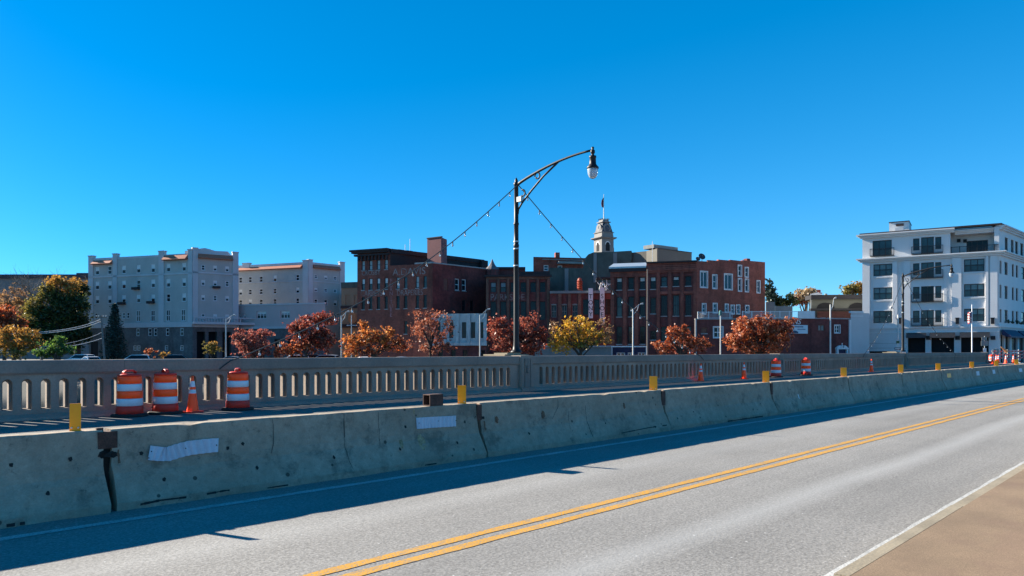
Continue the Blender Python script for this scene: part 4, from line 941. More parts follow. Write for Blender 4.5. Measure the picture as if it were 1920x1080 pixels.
# buildings glimpsed behind it
gst = building('grey_penthouse', 1255, 124, 'plain grey block with roof plant rising behind the dish topped brick building')
U1 = wall_px(1212, 125, 1297, 128); U2 = wall_px(1212, 125, 1234, 122.5)
zt = zat(470, 124); a, b, c = xy(1212, 124.5), xy(1232, 121.5), xy(1297, 127)
mb = MB(); shell(mb, [a, b, c, (c[0] - 2, c[1] + 5), (a[0], a[1] + 7)], zt); mb.build('wall', M('stone_grey_render', (.12, .115, .10), .9, .08, .5, 6, .06), gst)
UW = Wall(b, c); mb = MB(); mb.wbox(UW, .6, UW.L - 2.2, -3.5, -1.2, zt + .3, zt + .9); mb.wbox(UW, 2, 2.3, -3, -1.4, zt, zt + .3); mb.wbox(UW, UW.L - 3.4, UW.L - 3.1, -3, -1.4, zt, zt + .3); mb.build('roof_plant', LCON, gst)
mb = MB(); mb.wbox(UW, 0, UW.L, -.3, .08, zt + .003, zt + .12); mb.build('coping', DCOR, gst)
gbl = building('slate_gable_house', 1195, 135, 'low slate gabled roof peeping over the metal roofed brick front')
g1 = wall_px(1183, 136, 1214, 135); mb = MB(); mb.wprism(g1, [(0, 0), (g1.L, 0), (g1.L, g1.z(1210, 491)), (g1.U(1199), g1.z(1199, 482.5)), (0, g1.z(1184, 490))], -8, 0); mb.build('gable', M('blue_slate', (.06, .075, .10), .8, .1), gbl)

# ---- low brick building with roof deck
lbk = building('deck_brick_building', 1390, 101, 'low flat roofed brick building with white railed roof deck')
L1 = wall_px(1304.5, 101.5, 1482, 101); zt = L1.z(1390, 599)
lh = [(L1.U(1315), L1.U(1326), L1.z(1320, 625), L1.z(1320, 614)), (L1.U(1338), L1.U(1355), L1.z(1346, 633), L1.z(1346, 613))]
mb = MB(); facade(mb, L1, 0, L1.L, G0, zt, lh, .2); a, b = L1.pt(0), L1.pt(L1.L); shell(mb, [a, b, bk(b, 4, 1), bk(a, 4, -1)], zt, skip=(0,)); mb.build('wall', DRKB, lbk)
window(L1, lh[0], lbk, BRNB, BRNB, depth=.2, fw=.08, rail=False, sill=STON); window(L1, lh[1], lbk, WHITE, GL, depth=.2, fw=.12, mull=1, trim=WHITE, tw=.1)
mb = MB(); mb.wbox(L1, -.1, L1.L, -.3, .15, zt + .003, zt + .12); mb.wbox(L1, -.12, .1, .02, .22, G0, zt - .05); mb.build('gutter', STON, lbk)
def railing(W, u0, u1, d, z0, h, name, parent, m, gap=.16, panel=None):
    mb = MB(); mb.wbox(W, u0, u1, d - .03, d + .03, z0 + h - .07, z0 + h); mb.wbox(W, u0, u1, d - .025, d + .025, z0 + .06, z0 + .12)
    n = max(2, int((u1 - u0) / gap))
    for i in range(n + 1):
        u = u0 + (u1 - u0) * i / n; big = i % 9 == 0; s = .05 if big else .014
        mb.wbox(W, u - s, u + s, d - s, d + s, z0 + (.0 if big else .12), z0 + h - .075 + (.12 if big else 0))
    return mb.build(name, m, parent)
railing(L1, .35, L1.U(1374), -.25, zt + .13, .93, 'deck_railing', lbk, WHITE); railing(L1, L1.U(1393), L1.U(1494) + .2, -.25, zt + .13, 1.0, 'deck_railing', lbk, WHITE, .14)
# white deck wall piece
mb = MB(); mb.wbox(L1, L1.U(1494) + .25, L1.U(1528), -.3, -.2, zt + .13, zt + 1.15)
for k in range(5): u = L1.U(1494) + .25 + k * .55; mb.wbox(L1, u, u + .06, -.199, -.16, zt + .13, zt + 1.15)
mb.build('deck_screen', WHITE, lbk)
# ---- brick building with white sign
nsb = building('sign_brick_building', 1540, 104, 'low dark brick building with white lettering, white sign board and arched white doorway')
X1 = Wall(L1.pt(L1.L + .02), xy(1595, 104)); zt2 = X1.z(1540, 598)
xh = [(X1.U(1534), X1.U(1546.5), X1.z(1540, 620.5), X1.z(1540, 609)), (X1.U(1565), X1.U(1574.5), X1.z(1570, 624), X1.z(1570, 610))]
mb = MB(); facade(mb, X1, 0, X1.L, G0, zt2, xh, .18); a, b = X1.pt(0), X1.pt(X1.L); shell(mb, [a, b, bk(b, 4, 1), bk(a, 4, -1)], zt2, skip=(0,)); mb.build('wall', DRKB, nsb)
window(X1, xh[0], nsb, BRNB, LCON, depth=.18, fw=.1, mull=1, rail=False); window(X1, xh[1], nsb, WHITE, GL, depth=.18, fw=.09, trim=WHITE, tw=.1, mull=1)
mb = MB(); rr = random.Random(8); u = 0
while u < X1.L - .3:
    l = rr.uniform(.4, .9); mb.wbox(X1, u, min(u + l, X1.L), -.3, .1, zt2 + .003, zt2 + rr.uniform(.08, .2)); u += l + .01
mb.build('coping', STON, nsb)
mb = MB(); mb.wbox(X1, X1.L - .35, X1.L - .05, .003, .18, G0, zt2 - .05); mb.build('downpipe', WHITE, nsb)
text_mesh('NS', 'wall_lettering', X1, X1.U(1485.5), X1.z(1490, 608), 1.05, WHITE, nsb, d=.06, ext=.04, shear=.25)
sgn = thing('sign_board', X1.pt(X1.U(1498), .1) + (X1.z(1498, 625),), 'white sign board with blue lettering on the dark brick wall beside the red tree', 'sign')
mb = MB(); mb.wbox(X1, X1.U(1483), X1.U(1513.5), .003, .12, X1.z(1498, 625.5), X1.z(1498, 609.5)); mb.build('board', M('pale_blue_board', (.55, .66, .72), .5, .06), sgn)
mb = MB(); mb.wbox(X1, X1.U(1489), X1.U(1505), .121, .13, X1.z(1498, 613.8), X1.z(1498, 612)); mb.wbox(X1, X1.U(1494), X1.U(1509), .121, .13, X1.z(1498, 618), X1.z(1498, 616.8))
mb.wprism(X1, [(X1.U(1483.5), X1.z(1483, 625)), (X1.U(1496), X1.z(1496, 625)), (X1.U(1494.5), X1.z(1494, 621.5)), (X1.U(1490), X1.z(1490, 619.6)), (X1.U(1486), X1.z(1486, 620.5))], .121, .13); mb.build('printed_marks', M('dark_blue_print', (.03, .07, .13), .5, .1), sgn)
dr = MB(); z0 = X1.z(1577, 655)
for p in (1568, 1586): dr.wbox(X1, X1.U(p - 1.3), X1.U(p + 1.3), .003, .35, G0, z0)
dr.wbox(X1, X1.U(1566), X1.U(1588), .003, .4, z0 + .003, z0 + .2)
for s in (-1, 1): dr.wprism(X1, [(X1.U(1577 + s * 11), z0 + .21), (X1.U(1577 + s * 3), z0 + .21), (X1.U(1577 + s * 3), X1.z(1577, 647.5)), (X1.U(1577 + s * 6), X1.z(1577, 648))][::1 if s < 0 else -1], .003, .3)
dr.lathe([(.12, 0), (.14, .25), (.05, .45), (.09, .6), (.02, .7)], X1.pt(X1.U(1577), .2) + (z0 + .2,), 8); dp = dr.build('doorway', WHITE, nsb)
mb = MB(); mb.wbox(X1, X1.U(1569.5), X1.U(1584.5), .003, .1, G0, z0); mb.build('door', NAVY, dp)
# ---- white wall block beside it
wwl = building('white_wall_block', 1606, 105, 'short plain white walled block joining the dark brick building to the white apartments')
Y1 = wall_px(1595.3, 104, 1630, 104.5); zt = Y1.z(1605, 587); mb = MB(); a, b = Y1.pt(0), Y1.pt(Y1.L); shell(mb, [a, b, bk(b, 6, 1), bk(a, 6, -1)], zt); mb.build('wall', WHB2, wwl)
mb = MB(); mb.wbox(Y1, -.1, Y1.L - 1, -.3, .15, zt + .003, zt + .28); mb.wbox(Y1, -.05, Y1.L - 1, .003, .08, zt - .5, zt - .35); mb.build('coping', WHITE, wwl)
# ---- dark gabled building behind
dgb = building('dark_roof_house', 1570, 125, 'dark roofed olive sided building with round arched openings behind the low brick one')
Z1_ = wall_px(1519, 126, 1640, 125); zt = Z1_.z(1570, 561); mb = MB()
mb.wquad(Z1_, 0, Z1_.L, 0, G0, zt); a, b = Z1_.pt(0), Z1_.pt(Z1_.L); shell(mb, [a, b, bk(b, 9, 1), bk(a, 9, -1)], zt, skip=(0,)); mb.build('wall', OLIV, dgb)
mb = MB(); mb.wbox(Z1_, .02, Z1_.L, -3, .5, zt + .003, Z1_.z(1570, 553)); mb.wbox(Z1_, -.1, Z1_.L, .003, .6, Z1_.z(1570, 582), Z1_.z(1570, 578.5)); mb.build('roof', ROOF, dgb)
for p in (1548, 1608): mb = MB(); mb.wprism(Z1_, [(Z1_.U(p) + 1.5 * math.cos(math.pi * k / 10), Z1_.z(p, 578.4) + 1.0 * math.sin(math.pi * k / 10)) for k in range(11)], .003, .06); mb.build('arched_opening', DARK, dgb)
mb = MB(); mb.wbox(Z1_, .003, .25, .01, .12, Z1_.z(1520, 580), zt - .02); mb.wbox(Z1_, Z1_.U(1553), Z1_.U(1557), -2, -1.6, Z1_.z(1555, 553), Z1_.z(1555, 549)); mb.build('trim', LCON, dgb)
mb = MB(); mb.wquad(Z1_, Z1_.U(1530), Z1_.U(1625), .62, G0, Z1_.z(1570, 584)); mb.build('lower_wall', brickM('bounce_darkened_brick', (.05, .018, .016), (.036, .015, .014), (.04, .02, .02)), dgb)  # brick colour darkened to offset light bounced off the white block
rh = building('white_roof_house', 1533, 150, 'tiny white gabled house with brick chimney behind the dark roof'); q = wall_px(1519, 151, 1540, 150); mb = MB()
mb.wprism(q, [(0, 0), (q.L, 0), (q.L, q.z(1540, 552)), (q.L * .75, q.z(1535, 548)), (0, q.z(1520, 551))], -5, 0); mb.build('gable', WHB, rh); mb = MB(); mb.wbox(q, q.L * .6, q.L * .88, -1.5, -.5, q.z(1534, 551), q.z(1534, 543)); mb.build('chimney', REDB, rh)
# ---- fence panels behind the deck
wf = thing('white_fence', xy(1457, 112) + (0,), 'pale solid fence panels stepping down behind the roof deck', 'fence'); q = wall_px(1436, 113, 1486, 113)
mb = MB(); mb.wbox(q, 0, q.U(1453), -.1, 0, G0, q.z(1445, 566)); mb.build('panel', LCON, wf); mb = MB(); mb.wbox(q, q.U(1453.5), q.L, -.1, 0, G0, q.z(1470, 574)); mb.build('panel', LCON, wf)
# ---- navy shop front and cream shed at street level
nv = building('navy_shopfront', 1180, 99, 'small navy blue shopfront with white fascia below the tall brick bays'); q = wall_px(1147, 101, 1213, 100); zt = q.z(1180, 651)
nh2 = [(q.U(1156), q.U(1172), G0 + .5, q.z(1165, 661)), (q.U(1177), q.U(1187), G0 + .1, q.z(1180, 661)), (q.U(1196), q.U(1210), G0 + .5, q.z(1203, 661))]
mb = MB(); facade(mb, q, 0, q.L, G0, zt, nh2, .15); a, b = q.pt(0), q.pt(q.L); shell(mb, [a, b, bk(b, 4, 1), bk(a, 4, -1)], zt, skip=(0,)); mb.build('wall', NAVY, nv)
for h in nh2: window(q, h, nv, WHITE, GLT, depth=.15, fw=.1, mull=1, rail=False)
mb = MB(); mb.wbox(q, -.1, q.L + .1, -.2, .25, zt + .003, zt + .17); mb.wbox(q, -.1, .12, .003, .15, G0, zt); mb.wbox(q, q.L - .15, q.L + .1, .003, .15, G0, zt); mb.build('white_fascia', WHITE, nv)
cs = building('cream_shed', 1100, 98, 'low cream wall building with pale roof edge behind the yellow tree'); q = wall_px(1003, 101, 1146, 100); zt = q.z(1100, 651); mb = MB(); a, b = q.pt(0), q.pt(q.L); shell(mb, [a, b, bk(b, 4, 1), bk(a, 4, -1)], zt); mb.build('wall', LCON, cs)
mb = MB(); mb.wbox(q, 0, q.L, -.2, .3, zt + .003, zt + .22); mb.build('roof_edge', STON, cs)
# ---- far long block behind the trees at the edge
flb = building('long_far_building', 60, 205, 'long flat brown roofed building behind the big autumn trees'); q = wall_px(-60, 205, 175, 205); zt = q.z(60, 522); mb = MB(); a, b = q.pt(0), q.pt(q.L); shell(mb, [a, b, bk(b, 20, 1), bk(a, 20, -1)], zt); mb.build('wall', M('taupe_render', (.22, .20, .20), .9, .1), flb)
mb = MB(); mb.wbox(q, -1, q.L, -3, .8, zt + .003, q.z(60, 515)); mb.wbox(q, q.U(139), q.U(167), -4, -1, q.z(60, 515), q.z(150, 511)); mb.build('roof', M('brown_roofing', (.075, .055, .06), .9, .1), flb)

# ---- white apartment block on the corner --------------------------------------------------------------
wab = building('white_apartment_block', 1740, 103, 'white five storey apartment block with black windows and juliet balconies on the corner')
ZL, ZR = 107.5, 98.7
WA, WB, WC = xy(1617, ZL), xy(1873.5, ZR), None
A1 = Wall(WA, WB); e = xy(1919, 107.2); A2 = Wall(WB, (WB[0] + (e[0] - WB[0]) * 4, WB[1] + (e[1] - WB[1]) * 4))
zc_ = lambda p, y: A1.z(p, y)
z_led, z_mid, z_top = zc_(1740, 613.5), zc_(1740, 480.5), zc_(1740, 434)
def row(pr, *ys): return A1.rows(pr, *ys)
f5 = row(1654, (450.5, 480.3)); f5b = row(1738, (444.5, 476)); f5bs = row(1718, (447, 469.5))
tri = [(row(1655, (495, 517.5))[0]), (row(1655, (539, 561.5))[0]), (row(1655, (583, 605.5))[0])]
bal = [(row(1739, (492, 521.5))[0]), (row(1739, (536.5, 566))[0]), (row(1739, (581.5, 611))[0])]
holes = []
c_t = (A1.U(1637.5), A1.U(1673)); c_r = (A1.U(1807.5), A1.U(1846))
b_m = (A1.U(1727), A1.U(1751)); b_l = (A1.U(1712), A1.U(1724)); b_r = (A1.U(1753.5), A1.U(1765))
tris = [c_t + r for r in tri] + [c_r + r for r in tri]
bals = [b_m + r for r in bal]; sides = []
for r in bal:
    lo = r[0] + (r[1] - r[0]) * .22
    sides += [b_l + (lo, r[1] - .04), b_r + (lo, r[1] - .04)]
top_w = [(A1.U(1636), A1.U(1672)) + f5[0]]; top_b = [b_m + f5b[0]]; top_s = [b_l + f5bs[0], b_r + f5bs[0]]
ter = (A1.U(1782), A1.U(1868), zc_(1825, 473.5), zc_(1825, 441))
gar = [(A1.U(a), A1.U(b), G0 + .05, zc_(1740, 623.5)) for a, b in ((1702, 1735), (1746, 1789), (1802, 1854))]
gar2 = (A1.U(1630), A1.U(1668), G0 + .05, zc_(1650, 658.5))
mb = MB()
facade(mb, A1, 0, A1.L, z_led + .003, z_mid - .1, tris + bals + sides, .22)
uT = ter[0]
facade(mb, A1, 0, uT, z_mid - .1, z_top, top_w + top_b + top_s, .22)
# recessed terrace: back wall, side wall, corner post
TD = 2.6; bw = [(A1.U(1812), A1.U(1853), z_mid + .25, zc_(1830, 446.5))]
p0, p1 = A1.pt(uT, -TD), A1.pt(A1.L - .003, -TD); BW = Wall(p0, p1); bh = [(bw[0][0] - uT, bw[0][1] - uT, bw[0][2], bw[0][3])]
facade(mb, BW, 0, BW.L, z_mid - .1, z_top, bh, .2)
a, b = A1.pt(uT), A1.pt(uT, -TD); mb.quad(a + (z_mid - .1,), b + (z_mid - .1,), b + (z_top,), a + (z_top,))
a, b, c, d = A1.pt(uT), A1.pt(A1.L), A1.pt(A1.L, -TD), A1.pt(uT, -TD); mb.quad(*[p + (z_mid - .09,) for p in (a, b, c, d)])
mb.wbox(A1, A1.L - .55, A1.L - .006, -.6, -.006, z_mid - .08, z_top - .02)
# street side
s_cols = [(A2.U(p - w / 2), A2.U(p + w / 2)) for p, w in ((1876.2, 3.6), (1886.5, 6.4), (1899.5, 4), (1907, 4.2), (1919, 8))]
sr = [A2.rows(1886, a)[0] for a in ((491.5, 515.5), (536, 560.5), (581, 605.5))]
far = [(u0 + 10 * k + s * 1.6, u0 + 10 * k + s * 1.6 + 1.1) for u0 in (22.,) for k in range(3) for s in range(3)]
sh3 = grid(s_cols + far, sr); st = grid([(A2.U(a), A2.U(b)) for a, b in ((1884, 1890), (1895.5, 1901), (1903.5, 1909), (1913, 1919))], A2.rows(1886, (445, 473)))
facade(mb, A2, 0, A2.L, z_led + .003, z_mid - .1, sh3, .2); facade(mb, A2, 0, A2.L, z_mid - .1, z_top, st, .2)
bk0 = bk(WA, 14, -1); bk1 = A2.pt(A2.L)
shell(mb, [WA, WB, bk1, (bk0[0] + 36, bk0[1] + 6), bk0], z_top, skip=(0, 1)); mb.build('wall', WHB, wab)
mb = MB(); facade(mb, A1, 0, A1.L, G0, z_led, gar + [gar2], .9)
shopc = [(A2.U(a), A2.U(b), G0 + .2, A2.z(1890, 628)) for a, b in ((1876, 1882.5), (1885, 1893), (1897, 1908), (1911.5, 1921))] + [(30 + 6 * k, 34.5 + 6 * k, G0 + .2, z_led - .9) for k in range(4)]
facade(mb, A2, 0, A2.L, G0, z_led, shopc, .3); mb.build('base_storey', WHB2, wab)
for h in shopc: window(A2, h, wab, WINF, GL, depth=.3, fw=.12, mull=1, rail=False)
mb = MB()
for k in range(5): z = G0 + .55 + k * .68; mb.wbox(A1, .02, A1.U(1700), .003, .02, z, z + .04) if z < z_led - .5 and z > gar2[3] else None
mb.build('groove_lines', LCON, wab)
for g in gar:
    mb = MB(); mb.wbox(A1, g[0] - .15, g[1] + .1, .003, .75, g[3] - .75, g[3] - .05); mb.build('awning_box', M('charcoal_awning', (.05, .05, .055), .6, .1), wab)
    mb = MB(); mb.wquad(A1, g[0], g[1], -.89, g[2], g[3]); mb.build('garage_opening', DARK, wab)
mb = MB(); mb.wquad(A1, gar2[0], gar2[1], -.5, gar2[2], gar2[3]); mb.build('low_opening', DARK, wab)
for h in tris: window(A1, h, wab, WINF, GLT, depth=.22, fw=.10, mull=2, trim=WHB, tw=.1, blind_or_reflection=(.42, M('teal_blind', (.10, .19, .21), .5, .2)) if rw.random() < .75 else None)
for i, h in enumerate(top_b + bals): window(A1, h, wab, WINF, GLT if i != 2 else GL, depth=.22, fw=.09, mull=1, rail=False)
for h in top_s + sides: window(A1, h, wab, WINF, GLT, depth=.22, fw=.09)
for h in top_w: window(A1, h, wab, WINF, GLT, depth=.22, fw=.09, mull=2, rail=False)
for h in bh: window(BW, h, wab, WINF, GL, depth=.2, fw=.1, mull=3, rail=False)
for i, h in enumerate(sh3 + st): window(A2, h, wab, WINF, GLT if i % 3 else GL, depth=.2, fw=.09, rail=i < len(sh3), mull=0)
def juliet(u0, u1, z0, h):
    mb = MB(); d = .38
    mb.wbox(A1, u0, u1, .003, d + .03, z0 - .08, z0)
    for a, b in ((u0, u1),): mb.wbox(A1, a, b, d - .02, d + .03, z0 + h - .06, z0 + h); mb.wbox(A1, a, b, d - .02, d + .02, z0 + .08, z0 + .12)
    n = int((u1 - u0) / .11)
    for i in range(n + 1): u = u0 + (u1 - u0) * i / n; mb.wbox(A1, u - .011, u + .011, d - .01, d + .01, z0, z0 + h - .06)
    for u in (u0, u1): mb.wbox(A1, u - .025, u + .025, .003, d + .03, z0 + h - .06, z0 + h); mb.wbox(A1, u - .03, u + .03, d - .03, d + .03, z0, z0 + h)
    mb.build('juliet_balcony', BLACK, wab)
juliet(A1.U(1632), A1.U(1676.5), f5[0][0] + .05, 1.05)
for r in [f5b[0]] + bal: juliet(A1.U(1709.5), A1.U(1768), r[0] + .04, 1.05)
railing(A1, uT + .1, A1.L - .1, .12, z_mid + .06, 1.0, 'terrace_railing', wab, BLACK, .11)
# cornices, ledge, strips
mb = MB()
for z, d0, d1, h in ((z_mid - .42, .003, .32, .2), (z_mid - .21, .003, .55, .18), (z_mid - .02, .003, .78, .16)):
    mb.wbox(A1, -d1, A1.L + d1, d0, d1, z, z + h); mb.wbox(A2, .0, A2.L, d0, d1, z, z + h)
for z, d0, d1, h in ((z_top - .40, .003, .30, .2), (z_top - .19, .003, .52, .18), (z_top, -.4, .74, .16)):
    mb.wbox(A1, -d1, uT + .5, d0, d1, z, z + h); mb.wbox(A2, .0, A2.L, d0, d1, z, z + h); mb.wbox(A1, uT + .51, A1.L + d1, -1.4 if z < z_top else -TD, d1 - .85, z - .25, z + h - .25)
mb.wbox(A1, -.05, A1.L + .2, .003, .22, z_led - .12, z_led + .12); mb.wbox(A2, .0, A2.L, .003, .22, z_led - .12, z_led + .12); mb.wbox(A1, 0, A1.L, .003, .1, z_led - .75, z_led - .6); mb.build('cornice', WHB, wab)
mb = MB(); mb.wbox(A1, -.35, A1.L + .3, -1.0, .3, z_top + .163, z_top + .38); mb.wbox(A2, .2, A2.L, -1, .3, z_top + .163, z_top + .38); mb.build('roof_edge', DCOR, wab)
mb = MB(); zt_ = z_mid - .45
for a, b, d in ((1617.3, 1631, .22), (1673.8, 1682.5, .24), (1694, 1707, .22), (1770, 1775, .1), (1785, 1802.5, .24), (1848, 1853, .24), (1856.5, 1870, .22)): mb.wbox(A1, A1.U(a), A1.U(b), .003, d, z_led + .122, zt_)
mb.build('pilaster_strip', WHB, wab)
mb = MB()
for (ca, cbb) in (c_t, c_r):
    for k in (0, 1, 2):
        z1 = tri[k][0] - .14; z0 = tri[k + 1][1] + .14 if k < 2 else None
        if z0 is None: continue
        mb.wbox(A1, ca - .12, ca, .003, .1, z0, z1); mb.wbox(A1, cbb, cbb + .12, .003, .1, z0, z1); mb.wbox(A1, ca - .3, cbb + .3, .003, .14, z1 - .12, z1)
mb.build('panel_moulding', WHB, wab)
for p in (1626, 1687, 1795, 1861):
    mb = MB(); u = A1.U(p); z = zc_(p, 602); mb.wbox(A1, u - .2, u + .2, .26, .55, z - .4, z + .35); mb.wbox(A1, u - .26, u + .26, .24, .6, z + .353, z + .45); mb.build('wall_lamp', BLACK, wab)
for p in (1740.5, 1795.5, 1862):
    mb = MB(); u = A1.U(p); z = zc_(p, 633.5); mb.wbox(A1, u - .26, u + .26, .003, .2, z - .26, z + .26); mb.build('vent_cover', BLACK, wab)
for p, y in ((1797, 447), (1809, 447.5)):
    mb = MB(); u = A1.U(p) - uT; z = zc_(p, y); mb.wbox(BW, u - .22, u + .22, .003, .3, z - .22, z + .22); mb.build('terrace_lamp', BLACK, wab)
hp = MB(); hp_a, hp_b = A1.U(1664), A1.U(1702); hp.wbox(A1, hp_a, hp_b, -7.0, -2.5, z_top, zc_(1680, 412)); hp.build('roof_housing', WHB, wab)
hp = MB(); hp.wbox(A1, hp_a - .05, hp_b + .05, -7.05, -2.4, zc_(1680, 412) + .003, zc_(1680, 412) + .12); hp.wbox(A1, A1.U(1677), A1.U(1692), -2.49, -2.4, zc_(1680, 419.5), zc_(1680, 415)); hp.build('housing_trim', DCOR, wab)
hp = MB(); hp.wbox(A1, A1.U(1677), A1.U(1693), -2.3, -1.2, z_top + .4, zc_(1680, 425)); hp.build('roof_unit', WHB2, wab)
# dark awnings on the street side
for a, b in ((.3, 7.2), (8.2, 16.5), (18, 30)):
    mb = MB(); z0 = A2.z(1890, 629); q = [A2.pt(a, .25), A2.pt(b, .25), A2.pt(b, 1.3), A2.pt(a, 1.3)]
    mb.hexa([q[3] + (z0 - .35,), q[2] + (z0 - .35,), q[1] + (z0 + .0,), q[0] + (z0 + .0,)], [q[3] + (z0 - .15,), q[2] + (z0 - .15,), q[1] + (z0 + .75,), q[0] + (z0 + .75,)]); mb.build('street_awning', NAVY, wab)
mb = MB()
for k in range(7):
    c = A2.pt(2.4 + k * 2.2, .5); z = sr[2][0] - .05
    for j in range(12):
        a = rw.uniform(0, 6.28); r = rw.uniform(.05, .35); mb.tube([(c[0], c[1], z), (c[0] + r * math.cos(a), c[1] + r * math.sin(a), z + rw.uniform(.1, .5))], .06, 4)
mb.build('window_planting', M('dark_plants', (.03, .05, .03), .8, .3), wab)
# row of further buildings closing the street
for i, (x0, x1, h, m_, lab) in enumerate(((158, 178, 9, REDB, 'red brick street building beyond the white apartment block'), (180, 205, 7, TAN, 'tan street building down the road beyond the apartments'))):
    t = thing('street_building', (x0, 26, G0), lab, 'building'); mb = MB(); ww = Wall((x0, 21.5), (x1, 21.5))
    hh = grid([(1.5 + k * 3, 2.8 + k * 3) for k in range(int((x1 - x0) / 3) - 1)], [(G0 + 1, G0 + 3), (G0 + 4.4, G0 + 6.2)])
    facade(mb, ww, 0, ww.L, G0, h, hh, .2); shell(mb, [(x0, 21.5), (x1, 21.5), (x1, 36), (x0, 36)], h, skip=(0,)); mb.build('wall', m_, t)
    for q in hh: window(ww, q, t, WINF, GL, fw=.1)

# ================================================================== trees
BARK = M('tree_bark', (.075, .055, .045), .95, .25, 4, 20, .2)
L_RED = leafM('red_leaves', [(.24, .040, .024), (.34, .062, .034), (.42, .10, .055), (.15, .026, .02), (.55, .22, .14), (.28, .06, .03)])
L_ROSE = leafM('dusty_red_leaves', [(.27, .062, .046), (.40, .12, .085), (.18, .042, .034), (.55, .26, .19), (.33, .08, .06)])
L_ORG = leafM('orange_leaves', [(.55, .17, .03), (.62, .22, .045), (.42, .11, .028), (.24, .07, .03), (.72, .36, .12)])
L_RORG = leafM('red_orange_leaves', [(.40, .085, .024), (.52, .13, .035), (.28, .055, .022), (.17, .04, .02), (.62, .27, .13)])
L_RBR = leafM('red_brown_leaves', [(0.270, 0.068, 0.035), (0.378, 0.115, 0.054), (0.162, 0.046, 0.030), (0.486, 0.203, 0.121)])
L_YEL = leafM('yellow_leaves', [(0.783, 0.486, 0.041), (0.648, 0.365, 0.034), (0.459, 0.324, 0.041), (0.837, 0.365, 0.041), (0.338, 0.270, 0.041)])
L_BRN = leafM('brown_leaves', [(0.297, 0.176, 0.081), (0.405, 0.230, 0.095), (0.189, 0.108, 0.061), (0.486, 0.270, 0.121)])
L_GRN = leafM('dark_green_leaves', [(.045, .065, .018), (.065, .095, .024), (.03, .046, .016), (.11, .13, .028)])
L_GRN2 = leafM('mid_green_leaves', [(0.068, 0.135, 0.027), (0.108, 0.203, 0.034), (0.041, 0.081, 0.024), (0.162, 0.257, 0.041)])
L_OLV = leafM('olive_leaves', [(.20, .17, .04), (.28, .22, .045), (.13, .12, .033), (.38, .28, .055), (.10, .10, .03)])
L_GOLD = leafM('golden_brown_leaves', [(0.432, 0.216, 0.041), (0.567, 0.270, 0.047), (0.297, 0.162, 0.041), (0.648, 0.365, 0.068), (0.216, 0.135, 0.041)])
L_CON = leafM('spruce_needles', [(.022, .05, .036), (.034, .068, .05), (.045, .085, .065), (.016, .034, .026)], .2)
L_TAN = leafM('tan_leaves', [(0.486, 0.351, 0.189), (0.621, 0.486, 0.297), (0.351, 0.243, 0.121), (0.270, 0.176, 0.095)])
def leaves(mb, c, r, n, size, rnd, flat=.8):
    n = int(n * 1.5); size *= .82
    for _ in range(n):
        p = Vector((c[0] + rnd.gauss(0, r * .5), c[1] + rnd.gauss(0, r * .5), c[2] + rnd.gauss(0, r * .5 * flat)))
        a = Vector((rnd.gauss(0, 1), rnd.gauss(0, 1), rnd.gauss(0, .7))).normalized(); b = a.orthogonal().normalized()
        b = (b * math.cos(rnd.uniform(0, 3.14)) + a.cross(b) * math.sin(rnd.uniform(0, 3.14))).normalized()
        s = size * rnd.choice((.55, .7, .9, 1.1, 1.45)); t = s * rnd.uniform(.45, .8)
        mb.quad(p - a * s, p - b * t, p + a * s, p + b * t)
def limb(mb, p, d, L, r, rnd, depth, tips, spread=.55, kids=3):
    pts = [Vector(p)]; d = Vector(d).normalized(); q = Vector(p); n = 4
    for i in range(n):
        d = (d + Vector((rnd.gauss(0, .13), rnd.gauss(0, .13), rnd.gauss(.04, .08)))).normalized(); q = q + d * (L / n); pts.append(q.copy())
    rs = [r * (1 - .55 * i / n) for i in range(n + 1)]; mb.tube(pts, rs, 5 if depth else 7, cap=False)
    if depth == 0: tips.append(q); return
    for k in range(kids):
        t = rnd.uniform(.45, 1.0); j = min(n, int(t * n + .5)); a = rnd.uniform(0, 6.283)
        nd = (d + (d.orthogonal().normalized() * math.cos(a) + d.cross(d.orthogonal().normalized()) * math.sin(a)) * rnd.uniform(spread, spread * 1.8)).normalized()
        limb(mb, pts[j], nd, L * rnd.uniform(.55, .78), rs[j] * .68, rnd, depth - 1, tips, spread, kids)
